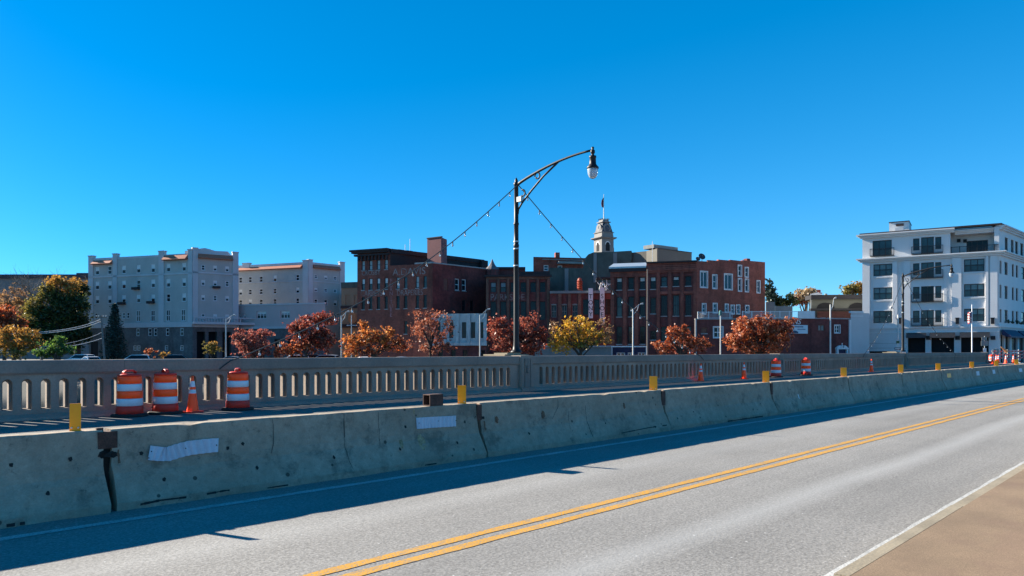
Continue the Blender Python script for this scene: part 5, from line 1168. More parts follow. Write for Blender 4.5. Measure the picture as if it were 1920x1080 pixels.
def tree(px, Z, blobs, mats, label, seed, name='autumn_tree', cat='tree', group='autumn trees along the river car park', size=.2, dens=1.0, z0=G0, trunk=True, clump=.75, fill=.8):
    """blobs: (px, py, half width px, half height px, material, share) ellipses of the crown at depth Z; each gets depth as wide as it is."""
    rnd = random.Random(seed); bx, by = xy(px, Z)
    t = thing(name, (bx, by, z0), label, cat, group); k = Z / FPX
    zs = [zat(b[1], Z) for b in blobs]; zc = sum(zs) / len(zs)
    H = zc - z0
    if trunk:
        mb = MB(); r0 = max(.09, .028 * (H + 2))
        pts = [(bx, by, z0 - .1), (bx + rnd.uniform(-.1, .1), by, z0 + H * .3), (bx + rnd.uniform(-.2, .2), by + rnd.uniform(-.2, .2), z0 + H * .7)]
        mb.tube(pts, [r0 * 1.25, r0, r0 * .75], 8); tips = []
        for b in blobs:
            c = Vector(xy(b[0], Z) + (zat(b[1], Z),))
            for q in range(3):
                e = c + Vector((rnd.uniform(-.6, .6) * b[2] * k, rnd.uniform(-.6, .6) * b[2] * k, rnd.uniform(-.3, .8) * b[3] * k))
                s = Vector(pts[1]).lerp(Vector(pts[2]), rnd.random()); m = s.lerp(e, .5) + Vector((rnd.uniform(-.2, .2), rnd.uniform(-.2, .2), rnd.uniform(0, .4)))
                mb.tube([s, m, e], [r0 * .5, r0 * .3, r0 * .1], 5, cap=False)
                for w_ in range(4):
                    e2 = m.lerp(e, rnd.uniform(.2, 1)) ; f = e2 + Vector((rnd.gauss(0, 1), rnd.gauss(0, 1), rnd.gauss(.5, .7))) * .28 * min(b[2], b[3]) * k
                    mb.tube([e2, f], [r0 * .16, .012], 4, cap=False)
        mb.build('trunk', BARK, t)
    by_m = {}
    for (bpx, bpy_, hw, hh, mi, sh) in blobs:
        cx_, cy_ = xy(bpx, Z); cz = zat(bpy_, Z); rx, rz = hw * k, hh * k; ry = min(rx, max(rz, rx * .7))
        vol = rx * rz * 4; nc = max(6, int(vol * 4.2 * sh * dens))
        mb = by_m.setdefault(mi, MB())
        for _ in range(nc):
            while True:
                u = Vector((rnd.uniform(-1, 1), rnd.uniform(-1, 1), rnd.uniform(-1, 1)))
                if .25 < u.length < 1: break
            u *= fill + .2 * rnd.random()
            c = (cx_ + (RX[0] * u.x * rx + AX[0] * u.y * ry), cy_ + (RX[1] * u.x * rx + AX[1] * u.y * ry), cz + u.z * rz)
            if c[2] < z0 + .15: continue
            q = rnd.random(); leaves(mb, c, rnd.uniform(.45, 1.1) * clump * (.6 if q < .3 else 1), int(rnd.uniform(14, 34)), size * (.8 if q < .3 else 1), rnd)
        for _ in range(int(nc * .25)):       # stray twig ends past the outline
            u = Vector((rnd.gauss(0, 1), rnd.gauss(0, 1), rnd.gauss(.2, .9))).normalized() * rnd.uniform(.95, 1.22); c = (cx_ + (RX[0] * u.x * rx + AX[0] * u.y * ry), cy_ + (RX[1] * u.x * rx + AX[1] * u.y * ry), cz + u.z * rz)
            if c[2] > z0 + .3: leaves(mb, c, .3 * clump, int(rnd.uniform(3, 9)), size * .9, rnd)
    for mi, mb in by_m.items(): mb.build('crown', mats[mi], t)
    return t
tree(474, 95, [(474, 642, 36, 24, 0, 1), (450, 632, 14, 15, 0, 1), (492, 628, 18, 10, 0, 1), (478, 660, 40, 12, 0, .8)], [L_ROSE], 'dusty red round tree in front of the pinkish annex', 1, size=.17, clump=.6)
tree(572, 95, [(586, 618, 38, 30, 0, 1), (608, 600, 24, 14, 0, 1), (555, 622, 22, 18, 0, .9), (610, 640, 28, 24, 0, 1), (530, 656, 24, 12, 1, 1), (572, 652, 32, 14, 1, .8)], [L_RED, L_RORG], 'tall deep red tree with a spreading lower skirt beside the hotel wing', 2, size=.18, clump=.65)
tree(700, 88, [(660, 646, 22, 22, 0, 1), (690, 634, 22, 22, 0, 1), (681, 614, 6, 12, 0, .9), (722, 632, 22, 20, 0, 1), (730, 618, 9, 9, 0, 1), (744, 648, 18, 18, 1, 1), (700, 658, 52, 11, 1, .8)], [L_ORG, L_RORG], 'bright orange tree with pointed tops in front of the brick store', 3, size=.16, clump=.55)
tree(808, 90, [(806, 618, 44, 40, 0, .34), (790, 600, 26, 22, 0, .34), (830, 612, 26, 34, 0, .3), (806, 648, 48, 20, 0, .5)], [L_RBR], 'sparse red brown tree letting the white frontage show through', 4, size=.15, clump=.6)
tree(968, 86, [(944, 628, 32, 30, 0, 1), (936, 606, 18, 18, 0, 1), (985, 622, 30, 28, 0, 1), (1000, 600, 12, 14, 0, .9), (1012, 636, 16, 24, 0, .8), (965, 652, 48, 14, 0, 1)], [L_RORG if False else L_RED], 'dense crimson tree standing right behind the black lamp post', 5, size=.17, clump=.6)
tree(1088, 84, [(1068, 628, 34, 26, 0, .9), (1080, 606, 28, 14, 0, .8), (1052, 648, 28, 16, 0, .9), (1112, 628, 30, 24, 0, .55), (1138, 630, 22, 24, 1, .4), (1126, 606, 22, 12, 1, .4), (1100, 646, 30, 10, 2, .6), (1040, 614, 12, 10, 1, .3)], [L_YEL, L_BRN, L_OLV], 'golden yellow tree with brown thinning twigs beneath the lettered blade signs', 6, size=.15, clump=.6)
tree(1278, 80, [(1278, 636, 34, 16, 0, 1), (1262, 624, 18, 12, 0, .9), (1284, 616, 5, 9, 0, .7), (1310, 646, 24, 12, 0, 1), (1244, 650, 22, 12, 0, 1), (1290, 655, 40, 8, 1, .5)], [L_RORG, L_RED], 'low spreading red orange tree before the tall brick bays', 7, size=.17, clump=.55)
tree(1422, 80, [(1410, 626, 40, 32, 0, 1), (1398, 602, 14, 14, 0, .9), (1440, 606, 24, 16, 0, 1), (1456, 630, 30, 28, 0, 1), (1478, 608, 10, 12, 0, .7), (1376, 644, 18, 18, 0, .9), (1430, 654, 54, 12, 0, 1)], [L_RORG], 'large burnt orange tree covering part of the white lettering', 8, size=.18, clump=.62)
tree(290, 95, [(284, 662, 13, 9, 0, 1), (308, 665, 12, 6, 1, 1)], [L_RORG, L_GOLD], 'small orange bush tree below the grey hotel base', 9, size=.14, clump=.4)
tree(396, 95, [(396, 655, 20, 14, 0, 1), (402, 648, 10, 6, 1, .8)], [L_OLV, L_GOLD], 'small olive green bush tree beside the slim street light', 10, size=.15, clump=.45)
# the wooded slope at the edge
G2 = 'mixed trees on the wooded slope beside the hotel'
tree(110, 140, [(118, 582, 34, 26, 0, .7), (92, 548, 22, 16, 1, .9), (110, 556, 18, 14, 1, .7), (128, 540, 20, 14, 4, .6), (108, 528, 22, 9, 4, .6), (70, 575, 22, 18, 1, .7), (60, 600, 26, 20, 1, .7), (140, 580, 26, 34, 2, .8), (92, 590, 22, 16, 0, .8), (84, 612, 24, 14, 3, .7), (150, 620, 18, 34, 2, .9), (112, 628, 40, 24, 2, 1), (72, 630, 34, 20, 2, .8), (122, 604, 14, 10, 1, .7), (104, 566, 12, 8, 3, .6)], [L_GRN, L_OLV, L_GRN, L_GRN2, L_GOLD], 'huge dark green tree with olive crown beside the hotel corner', 21, 'broad_tree', group=G2, size=.26, clump=1.0)
tree(146, 147, [(146, 532, 15, 10, 0, .9), (150, 548, 16, 14, 1, .9)], [L_GOLD, L_GRN], 'slim golden topped tree touching the hotel corner', 22, 'broad_tree', group=G2, size=.28, clump=1.0)
tree(26, 150, [(30, 572, 36, 34, 0, .45), (8, 590, 24, 26, 0, .5)], [L_BRN], 'thin grey brown half bare tree at the picture edge', 23, 'broad_tree', group=G2, size=.24, clump=1.0)
tree(8, 118, [(6, 590, 22, 20, 0, 1), (28, 606, 20, 14, 0, .9), (10, 612, 24, 14, 0, .8)], [L_RORG], 'red orange tree showing above the golden one at the picture edge', 24, 'broad_tree', group=G2, size=.22, clump=.7)
tree(28, 98, [(25, 636, 44, 22, 0, 1), (50, 626, 24, 12, 0, .9), (8, 622, 22, 14, 0, .9), (62, 645, 20, 12, 0, .9), (24, 658, 44, 12, 1, .8)], [L_GOLD, L_OLV], 'golden brown wide tree nearest the picture edge', 25, 'broad_tree', group=G2, size=.17, clump=.6)
tree(104, 94, [(100, 652, 24, 18, 0, 1), (112, 640, 14, 10, 0, 1), (82, 662, 18, 10, 0, 1), (125, 660, 14, 10, 0, .9)], [L_GRN2], 'small fresh green maple under the power lines', 26, 'broad_tree', group=G2, size=.18, clump=.5)
def bare(px, Z, ptop, label, seed, ptrunk=580, wide=.55):
    rnd = random.Random(seed); x, y = xy(px, Z); t = thing('bare_tree', (x, y, G0), label, 'tree', G2); mb = MB(); H = zat(ptop, Z) - G0
    tips = []; mb.tube([(x, y, G0), (x + .2, y, G0 + H * .45)], [.3, .2], 7)
    for k in range(5):
        a = rnd.uniform(0, 6.28); limb(mb, (x + .1, y, G0 + H * (.36 + .03 * k)), (math.cos(a) * wide, math.sin(a) * wide, 1), H * .27, .26, rnd, 3, tips, .45, 4)
    mb.build('trunk', M('pale_bark', (.22, .19, .165), .9, .2), t)
bare(78, 148, 488, 'leafless pale branched tree above the olive crown', 31); bare(103, 150, 492, 'second leafless tree nearer the hotel, twiggier top', 32, wide=.8); bare(140, 170, 500, 'leafless flat topped tree beside the hotel corner tower', 33, wide=.9); bare(38, 170, 508, 'small leafless tree top over the long flat roof', 34)
def conifer(px, Z, ptop, half, label, seed, group=None, mat_=None):
    rnd = random.Random(seed); x, y = xy(px, Z); t = thing('conifer_tree', (x, y, G0), label, 'tree', group); zt = zat(ptop, Z); H = zt - G0
    mb = MB(); mb.tube([(x, y, G0), (x, y, zt)], [.28, .03], 7); mb.build('trunk', BARK, t)
    mb = MB(); R = half * Z / FPX; n = int(H / .42)
    for i in range(n):
        f = i / n; z = G0 + .8 + (H - .9) * f; r = R * (1 - f) ** .85 + .12; m = int(5 + 9 * (1 - f)); a0 = rnd.uniform(0, 6.28)
        for k in range(m):
            a = a0 + 6.283 * k / m + rnd.uniform(-.2, .2); rr = r * rnd.uniform(.7, 1.1)
            for s in range(6):
                q = (s + 1) / 6; c = (x + math.cos(a) * rr * q, y + math.sin(a) * rr * q, z - .32 * rr * q * q + .1)
                leaves(mb, c, .35, 5, .17, rnd, .5)
    mb.build('crown', mat_ or L_CON, t)
conifer(215, 135, 567, 26, 'tall dark blue green spruce before the hotel front', 41)
tree(1442, 150, [(1441, 540, 7, 18, 0, 1), (1446, 556, 10, 18, 0, 1)], [L_CON], 'dark narrow evergreen behind the brick side wall', 42, 'evergreen_tree', group='trees behind the low brick roofs', size=.3, clump=.7)
tree(1472, 150, [(1464, 566, 14, 10, 0, 1), (1482, 564, 12, 12, 0, 1)], [L_GRN], 'dark bushy tree above the pale fence panels', 43, 'broad_tree', group='trees behind the low brick roofs', size=.3, clump=.8)
tree(1512, 160, [(1510, 554, 20, 13, 0, .8), (1500, 562, 14, 10, 1, .7), (1522, 550, 14, 9, 0, .8)], [L_TAN, L_RBR], 'pale tan autumn tree beside the tiny white gabled house', 44, 'broad_tree', group='trees behind the low brick roofs', size=.3, clump=.9)
tree(1594, 165, [(1592, 542, 18, 10, 0, 1), (1612, 540, 8, 13, 1, 1)], [L_OLV, L_GOLD], 'olive green tree rising behind the dark roofed building', 45, 'broad_tree', group='trees behind the low brick roofs', size=.3, clump=.9)

# ================================================================== big black lamp posts on the balustrade
GLOBE = M('lamp_globe', (.55, .62, .68), .12, .03, spec=.8); GLOBE.node_tree.nodes['Principled BSDF'].inputs['Transmission Weight'].default_value = .45
def lamp_post():
    t = thing('street_lamp', (0, 0, 0), 'tall black lamp post with curved arm and clear acorn lantern, its string lights fanning down', 'street lamp', 'black lamp posts along the balustrade')
    mb = MB(); mb.lathe([(.24, 0), (.24, .05), (.20, .09), (.15, .13), (.125, .3), (.112, .5), (.108, 2.6), (.104, 4.4), (.118, 4.42), (.118, 4.5), (.098, 4.52), (.095, 5.3), (.112, 5.32), (.112, 5.4), (.092, 5.42), (.09, 6.95), (.11, 6.97), (.11, 7.06), (.06, 7.1), (.075, 7.15), (.02, 7.28)], n=16); mb.build('pole', BLACK, t, True)
    # arm reaches over the road (-Y)
    P = [(0, 0, 6.95)]
    for i in range(1, 15):
        f = i / 14; P.append((0, -3.9 * f, 6.95 + .74 * math.sin(f * math.pi / 2) ** .85))
    mb = MB(); mb.tube(P, [.062 - .018 * i / 14 for i in range(15)], 8); mb.build('arm', BLACK, t, True)
    Bz = [(0, -.09, 5.75), (0, -.12, 5.95), (0, -.34, 6.2), (0, -.85, 6.62), (0, -1.5, 7.1), (0, -2.3, 7.55)]
    mb = MB(); mb.tube(Bz, .04, 6); mb.build('brace', BLACK, t, True)
    def scroll(cy_, cz_, r, a0, a1, n=18): return [(0, cy_ + r * (1 - .35 * i / n) * math.cos(a0 + (a1 - a0) * i / n), cz_ + r * (1 - .35 * i / n) * math.sin(a0 + (a1 - a0) * i / n)) for i in range(n + 1)]
    mb = MB(); mb.tube(scroll(-1.18, 7.16, .15, 0, 6.0), .03, 6); mb.build('scroll', BLACK, t, True)
    mb = MB(); mb.tube(scroll(-.36, 6.58, .16, 1.2, 5.4), .03, 6); mb.build('scroll', BLACK, t, True)
    mb = MB(); mb.box(-.09, -.34, 6.25, .09, -.10, 6.45); mb.build('junction_box', GALV, t)
    for z in (4.6, 4.3, 3.6): mb = MB(); mb.lathe([(.118, 0), (.118, .05)], (0, 0, z), 14); mb.build('steel_band', GALV, t)
    c = (0, -3.98, 0)
    LZ = lambda P: [(r, 6.60 + (z - 7.22) * .80) for r, z in P]
    mb = MB(); mb.lathe(LZ([(.03, 8.74), (.06, 8.68), (.035, 8.62), (.085, 8.56), (.085, 8.44), (.05, 8.40), (.06, 8.32), (.135, 8.30), (.135, 8.22), (.12, 8.2), (.13, 7.92), (.16, 7.86), (.23, 7.76), (.225, 7.70)])[::-1], c, 18); h = mb.build('lantern', BLACK, t, True)
    mb = MB(); mb.lathe(LZ([(.02, 7.22), (.09, 7.25), (.15, 7.33), (.19, 7.46), (.205, 7.6), (.205, 7.695)]), c, 18); mb.build('globe', GLOBE, h, True)
    return t
lp = lamp_post(); X1l, _ = onY(968, 21.1); place(lp, (X1l, 21.1, 1.52))
lp2 = copy_tree(lp); X2l, _ = onY(1693, 21.1); place(lp2, (X2l, 21.1, 1.52), 0, 'distant black lamp post in front of the white apartment block')
WIRE = M('dark_wire', (.02, .03, .035), .6, .1)
def string_light(xl, dx, label, zt=8.50, nb=18, bs=.85):
    t = thing('string_light', (xl, 20.6, zt), label, 'string lights', 'bulb strings hung from the lamp posts'); N = 26; pts = []
    for i in range(N + 1):
        f = i / N; z = zt + (1.40 - zt) * f - .75 * math.sin(f * math.pi)
        pts.append((xl + dx * f, 21.0 - .8 * min(1, f * 1.2) if f < .8 else 20.2 - (f - .8) * .9, z))
    mb = MB(); mb.tube(pts, .020, 5); mb.tube([pts[-1], (pts[-1][0] + dx * .02, 19.975, 1.33), (pts[-1][0] + dx * .045, 19.975, 1.10)], .016, 5); mb.build('wire', WIRE, t)
    rnd = random.Random(int(xl * 10 + dx))
    for k in range(nb):
        f = (k + .8) / (nb + .8); i = int(f * N); g = f * N - i; p = Vector(pts[i]).lerp(Vector(pts[i + 1]), g)
        mb = MB(); mb.tube([p, p - Vector((0, 0, .11))], .022, 6); s = mb.build('socket', WIRE, t)
        mb = MB(); mb.lathe([(.015 * bs, -.10 - .11 * bs), (.036 * bs, -.10 - .09 * bs), (.044 * bs, -.10 - .06 * bs), (.036 * bs, -.10 - .03 * bs), (.022 * bs, -.105)], tuple(p), 8); mb.build('bulb', GLOBE, s, True)
string_light(X1l, -12.6, 'bulb string sloping from the big lamp post towards the orange barrels'); string_light(X1l, 12.9, 'bulb string sloping from the big lamp post towards the small cones')
string_light(X2l, -13.5, 'bulb string sloping from the distant lamp post towards the white wall block', nb=13, bs=.7); string_light(X2l, 13.5, 'bulb string sloping from the distant lamp post towards the garage openings', nb=13, bs=.7)

# ================================================================== barrels and cones
def barrel():
    t = thing('traffic_barrel', (0, 0, 0), 'large orange and white striped barrel nearest the yellow plate', 'traffic barrel', 'orange striped traffic barrels')
    mb = MB(); r = [.295, .285, .275, .265, .255]; zs = [.10, .27, .46, .64, .82, .985]
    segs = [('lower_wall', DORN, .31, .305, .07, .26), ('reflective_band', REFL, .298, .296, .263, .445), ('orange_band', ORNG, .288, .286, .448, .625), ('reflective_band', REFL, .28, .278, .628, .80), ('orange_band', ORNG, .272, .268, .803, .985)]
    for nm, m_, ra, rb, za, zb in segs:
        mb = MB(); mb.lathe([(ra - .012, za), (ra, za + .012), (rb, zb - .012), (rb - .012, zb)], n=28); mb.build(nm, m_, t, True)
    mb = MB(); mb.lathe([(.258, .986), (.275, 1.0), (.27, 1.03), (.20, 1.05)], n=28); mb.build('lid', DORN, t, True)
    mb = MB(); P = [(-.16, 0, 1.03), (-.15, 0, 1.09), (-.09, 0, 1.125), (.09, 0, 1.125), (.15, 0, 1.09), (.16, 0, 1.03)]
    for s in (-.03, 0, .03): mb.tube([(p[0], s, p[2]) for p in P], .022, 6)
    mb.build('handle', DORN, t, True)
    mb = MB(); mb.lathe([(.41, 0), (.42, .03), (.40, .065), (.31, .075)], n=28); mb.build('rubber_ring', RUBB, t, True)
    return t
b0 = barrel(); Yb = 19.35
def bat(px, Y=Yb): return onY(px, Y)[0]
place(b0, (bat(243), Yb, 0), .25)
for px, lab, rz, Y in ((310, 'second striped barrel, middle of the three large ones, flat lid seen end on', 1.5, 19.5), (446, 'third large striped barrel, alone beyond the tall cone', .9, 19.3), (1455, 'small distant striped barrel, nearer of the pair', .6, 19.2), (1511, 'small distant striped barrel, farther of the pair', .9, 19.2)):
    place(copy_tree(b0), (bat(px, Y), Y, 0), rz, lab)
def cone(H=.95, bands=True):
    t = thing('traffic_cone', (0, 0, 0), 'tall orange cone with two white bands between the large barrels', 'traffic cone', 'orange traffic cones'); s = H / .95
    prof = lambda z: .135 * s * (1 - z / (1.0 * s)) + .022
    cuts = [('cone_body', ORNG, .04, .50), ('reflective_band', REFL, .50, .60), ('cone_body', ORNG, .60, .67), ('reflective_band', REFL, .67, .82), ('cone_tip', ORNG, .82, .95)]
    for nm, m_, a, b in cuts:
        mb = MB(); e = .004 if nm == 'reflective_band' else 0; mb.lathe([(prof(a * s) + e, a * s), (prof(b * s) + e, b * s)], n=20, capt=nm == 'cone_tip', capb=False); mb.build(nm, m_, t, True)
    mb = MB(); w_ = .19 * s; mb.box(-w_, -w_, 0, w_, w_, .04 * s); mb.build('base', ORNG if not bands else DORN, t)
    return t
c0 = cone(); place(c0, (bat(361, 19.35), 19.35, 0), .3)
for px, lab, Y in ((1314, 'distant cone before the balustrade, first of the small ones', 19.6), (1395, 'distant cone just before the small paired barrels', 19.4), (1634, 'lone distant cone beyond the small paired barrels', 18.9)): place(copy_tree(c0), (bat(px, Y), Y, 0), .5, lab)
# construction site where the balustrade ends
SX = 100.0
for i, (px, Z, lab) in enumerate(((1861, 88, 'cone at the end of the balustrade beside the striped boards'), (1868, 90, 'second cone at the end of the balustrade, next to the yellow plate'), (1886, 92, 'cone in front of the middle of the striped barricade'), (1900, 92, 'cone in front of the far end of the striped barricade'), (1872, 94, 'cone half hidden behind the barricade legs'))):
    x, y = xy(px, Z); place(copy_tree(c0), (x, y, 0), .4 * i, lab).scale = (1.1,) * 3
for px, Z, lab in ((1859, 93, 'orange striped barrel at the very end of the balustrade'), (1909, 100, 'orange striped barrel past the striped barricades')):
    x, y = xy(px, Z); place(copy_tree(b0), (x, y, 0), .3, lab)
def barricade(px, Z, label, src=None):
    x, y = xy(px, Z)
    if src: return place(copy_tree(src), (x, y, 0), TH - math.pi / 2 + .1, label)
    t = thing('barricade', (0, 0, 0), label, 'barricade', 'striped road closed barricades')
    for k in range(3):
        z = .55 + k * .42; mb = MB(); mb.box(-1.2, -.02, z, 1.2, .02, z + .22); bd = mb.build('board', M('dirty_white_board', (.40, .37, .35), .6, .15), t)
        mb = MB()
        for j in range(5):
            u = -1.05 + j * .46; mb.prism([(u, -.0215, z + .002), (u + .2, -.0215, z + .002), (u + .42, -.0215, z + .218), (u + .22, -.0215, z + .218)], (0, -.004, 0))
        mb.build('diagonal_stripe', DORN, bd)
    for u in (-1.0, 1.0):
        mb = MB(); mb.box(u - .03, .021, .05, u + .03, .08, 1.75); mb.box(u - .03, -.6, 0, u + .03, .6, .05); mb.build('leg', GALV, t)
    return place(t, (x, y, 0), TH - math.pi / 2 + .1)
bc0 = barricade(1876, 95, 'striped barricade nearest the balustrade end'); barricade(1897, 97, 'striped barricade beyond the first, below the small paired notices', bc0); barricade(1924, 99, 'striped barricade cut by the picture edge', bc0)
def post_sign(name, px, Z, boards, label, ptop, m_=GALV, r=.04):
    x, y = xy(px, Z); t = thing(name, (x, y, 0), label, 'sign'); mb = MB(); mb.tube([(x, y, G0), (x, y, zat(ptop, Z))], r, 6); mb.build('post', m_, t)
    W_ = wall_px(px - 3, Z, px + 3, Z)
    for i, (p0, p1, y0, y1, mm) in enumerate(boards):
        mb = MB(); mb.wbox(W_, W_.U(p0), W_.U(p1), r + .005, r + .03, W_.z(px, y1), W_.z(px, y0)); mb.build('board', mm, t)
    return t, W_
GREEN = M('sign_green', (.012, .07, .03), .5, .1)
post_sign('notice_sign', 1846, 96, [(1840, 1850, 632, 638.5, LCON), (1839, 1852.5, 639, 648.5, LCON), (1843, 1849, 653, 661, WHITE)], 'pale stacked notice boards on a post before the garage opening', 630)
post_sign('temporary_sign', 1867, 95, [(1861, 1872, 654, 668, M('faded_teal_board', (.10, .22, .24), .6, .1))], 'faded teal board standing beside the striped barricade', 653)
post_sign('paired_notice', 1902, 99, [(1897, 1901.5, 656.5, 662, REFL), (1903, 1907.5, 656.5, 662, REFL)], 'two small white notices side by side above the barricades', 656)
tarp = thing('tilted_cone', xy(1883, 93) + (1.2,), 'faded orange cone lying askew on top of the barricade', 'traffic cone'); x, y = xy(1883, 93.6); mb = MB(); mb.tube([(x - .35, y + .3, 2.05), (x + .25, y - .25, 1.45)], [.04, .2], 10); mb.build('cone_body', M('pale_orange_plastic', (.75, .32, .12), .5, .15), tarp)

# ================================================================== grey street lights, poles, signs
def slim_light(px, Z, ptop, dpx, dpy, label, arm2=True, m_=GALV, dbl=False):
    x, y = xy(px, Z); zt = zat(ptop, Z); t = thing('slim_street_light', (x, y, G0), label, 'street light', 'slim grey street lights in the town'); k = Z / FPX
    mb = MB(); mb.tube([(x, y, G0), (x, y, zt)], [.11, .085], 8); mb.build('pole', m_, t)
    def at(a, b): return (x + RX[0] * a * k, y + RX[1] * a * k, zt - b * k)
    mb = MB(); mb.tube([at(0, 12), at(dpx * .55, 4), at(dpx * .8, dpy * .9), at(dpx, dpy)], .045, 6)
    if arm2: mb.tube([at(0, 3), at(dpx * .6, dpy * .55), at(dpx, dpy)], .04, 6)
    mb.build('arm', m_, t)
    mb = MB(); a, b = at(dpx, dpy), at(dpx * 1.35, dpy * 1.05); mb.tube([a, b], [.09, .13], 8); mb.build('lamp_head', m_, t)
slim_light(423.5, 100, 598, 13, -7, 'slim pale street light beside the dusty red tree')
slim_light(1187, 97, 578, 14, -8, 'slim pale street light before the tall brick bays')
slim_light(1557, 96, 571, 8, -12, 'slim pale street light before the dark brick sign wall', False)
slim_light(640, 108, 592, 11, -8, 'slim street light beside the hotel wing corner')
slim_light(900, 108, 590, 14, -10, 'slim street light in front of the white frontage')
slim_light(1684, 100, 590, -11, -13, 'slim pale street light beside the distant black lamp post', False)
def plain_pole(name, px, Z, ptop, label, r=.1, m_=GALV, extra=None, cat='pole'):
    x, y = xy(px, Z); t = thing(name, (x, y, G0), label, cat); mb = MB(); mb.tube([(x, y, G0), (x, y, zat(ptop, Z))], [r, r * .7], 8); mb.build('shaft', m_, t); return t
t = plain_pole('steel_pole', 1214, 99, 505, 'very tall thin brown pole in front of the brick bay joint', .11, M('brown_pole_paint', (.16, .13, .11), .7, .1))
t = plain_pole('roof_mast', 1223.3, 112, 452, 'thin white mast rising above the metal roof', .05, WHITE)
t = plain_pole('signal_pole', 1351, 88, 590, 'pale pole with small signal head beside the burnt orange tree', .09)
x, y = xy(1351, 88); mb = MB(); mb.lathe([(.14, 0), (.18, .1), (.18, .5), (.1, .6)], (x, y, zat(590, 88) - .1), 10); mb.build('signal_head', M('teal_housing', (.05, .16, .15), .5, .1), t)
t = plain_pole('crossarm_pole', 659, 106, 591, 'grey pole with crossarm before the tan building', .08); x, y = xy(659, 106); k = 106 / FPX
mb = MB(); mb.tube([(x - RX[0] * 9 * k, y - RX[1] * 9 * k, zat(610, 106)), (x + RX[0] * 10 * k, y + RX[1] * 10 * k, zat(610, 106))], .07, 6); mb.build('crossarm', GALV, t)
t = plain_pole('flag_pole', 1822.5, 93, 571, 'white flagpole with limp striped flag before the white apartment block', .08, WHITE, cat='flagpole')
x, y = xy(1822.5, 93); k = 93 / FPX; FR = M('flag_red', (.45, .03, .03), .8, .1); FW = M('flag_white', (.72, .70, .68), .8, .05); FB = M('flag_blue', (.03, .04, .16), .8, .1)
mb = MB(); rr = random.Random(4)
for i in range(7):
    a0 = -i * .9 * k - .05; a1 = a0 - .9 * k; off = .12 * math.sin(i * 1.9); off2 = .12 * math.sin((i + 1) * 1.9)
    for j in range(9):
        z0 = zat(584 + j * 2.3 + i * .35, 93); z1 = zat(584 + (j + 1) * 2.3 + i * .35, 93)
        mb.cur = 2 if (j < 4 and i < 3) else (j + i // 3) % 2
        mb.hexa([(x + RX[0] * a0 + AX[0] * off, y + RX[1] * a0 + AX[1] * off, z1), (x + RX[0] * a1 + AX[0] * off2, y + RX[1] * a1 + AX[1] * off2, z1), (x + RX[0] * a1 + AX[0] * (off2 + .02), y + RX[1] * a1 + AX[1] * (off2 + .02), z1), (x + RX[0] * a0 + AX[0] * (off + .02), y + RX[1] * a0 + AX[1] * (off + .02), z1)],
                [(x + RX[0] * a0 + AX[0] * off, y + RX[1] * a0 + AX[1] * off, z0), (x + RX[0] * a1 + AX[0] * off2, y + RX[1] * a1 + AX[1] * off2, z0), (x + RX[0] * a1 + AX[0] * (off2 + .02), y + RX[1] * a1 + AX[1] * (off2 + .02), z0), (x + RX[0] * a0 + AX[0] * (off + .02), y + RX[1] * a0 + AX[1] * (off + .02), z0)])
mb.build('flag', [FR, FW, FB], t)
t, Wp = post_sign('one_way_sign', 1682.5, 96, [(1677, 1688, 651.5, 656, BLACK)], 'black and white one way sign on a post beside the distant black lamp post', 636)
mb = MB(); mb.wprism(Wp, [(Wp.U(1678), Wp.z(1682, 655)), (Wp.U(1684.5), Wp.z(1682, 655)), (Wp.U(1684.5), Wp.z(1682, 655.6)), (Wp.U(1687.3), Wp.z(1682, 653.7)), (Wp.U(1684.5), Wp.z(1682, 651.9)), (Wp.U(1684.5), Wp.z(1682, 652.6)), (Wp.U(1678), Wp.z(1682, 652.6))], .072, .078); mb.build('white_arrow', WHITE, t)
text_mesh('ONE WAY', 'lettering', Wp, Wp.U(1678.4), Wp.z(1682, 654.6), .14, BLACK, t, d=.082, squeeze=.75)
mb = MB(); mb.wbox(Wp, Wp.U(1680), Wp.U(1686), .05, .08, Wp.z(1682, 644), Wp.z(1682, 639)); mb.build('green_board', GREEN, t)
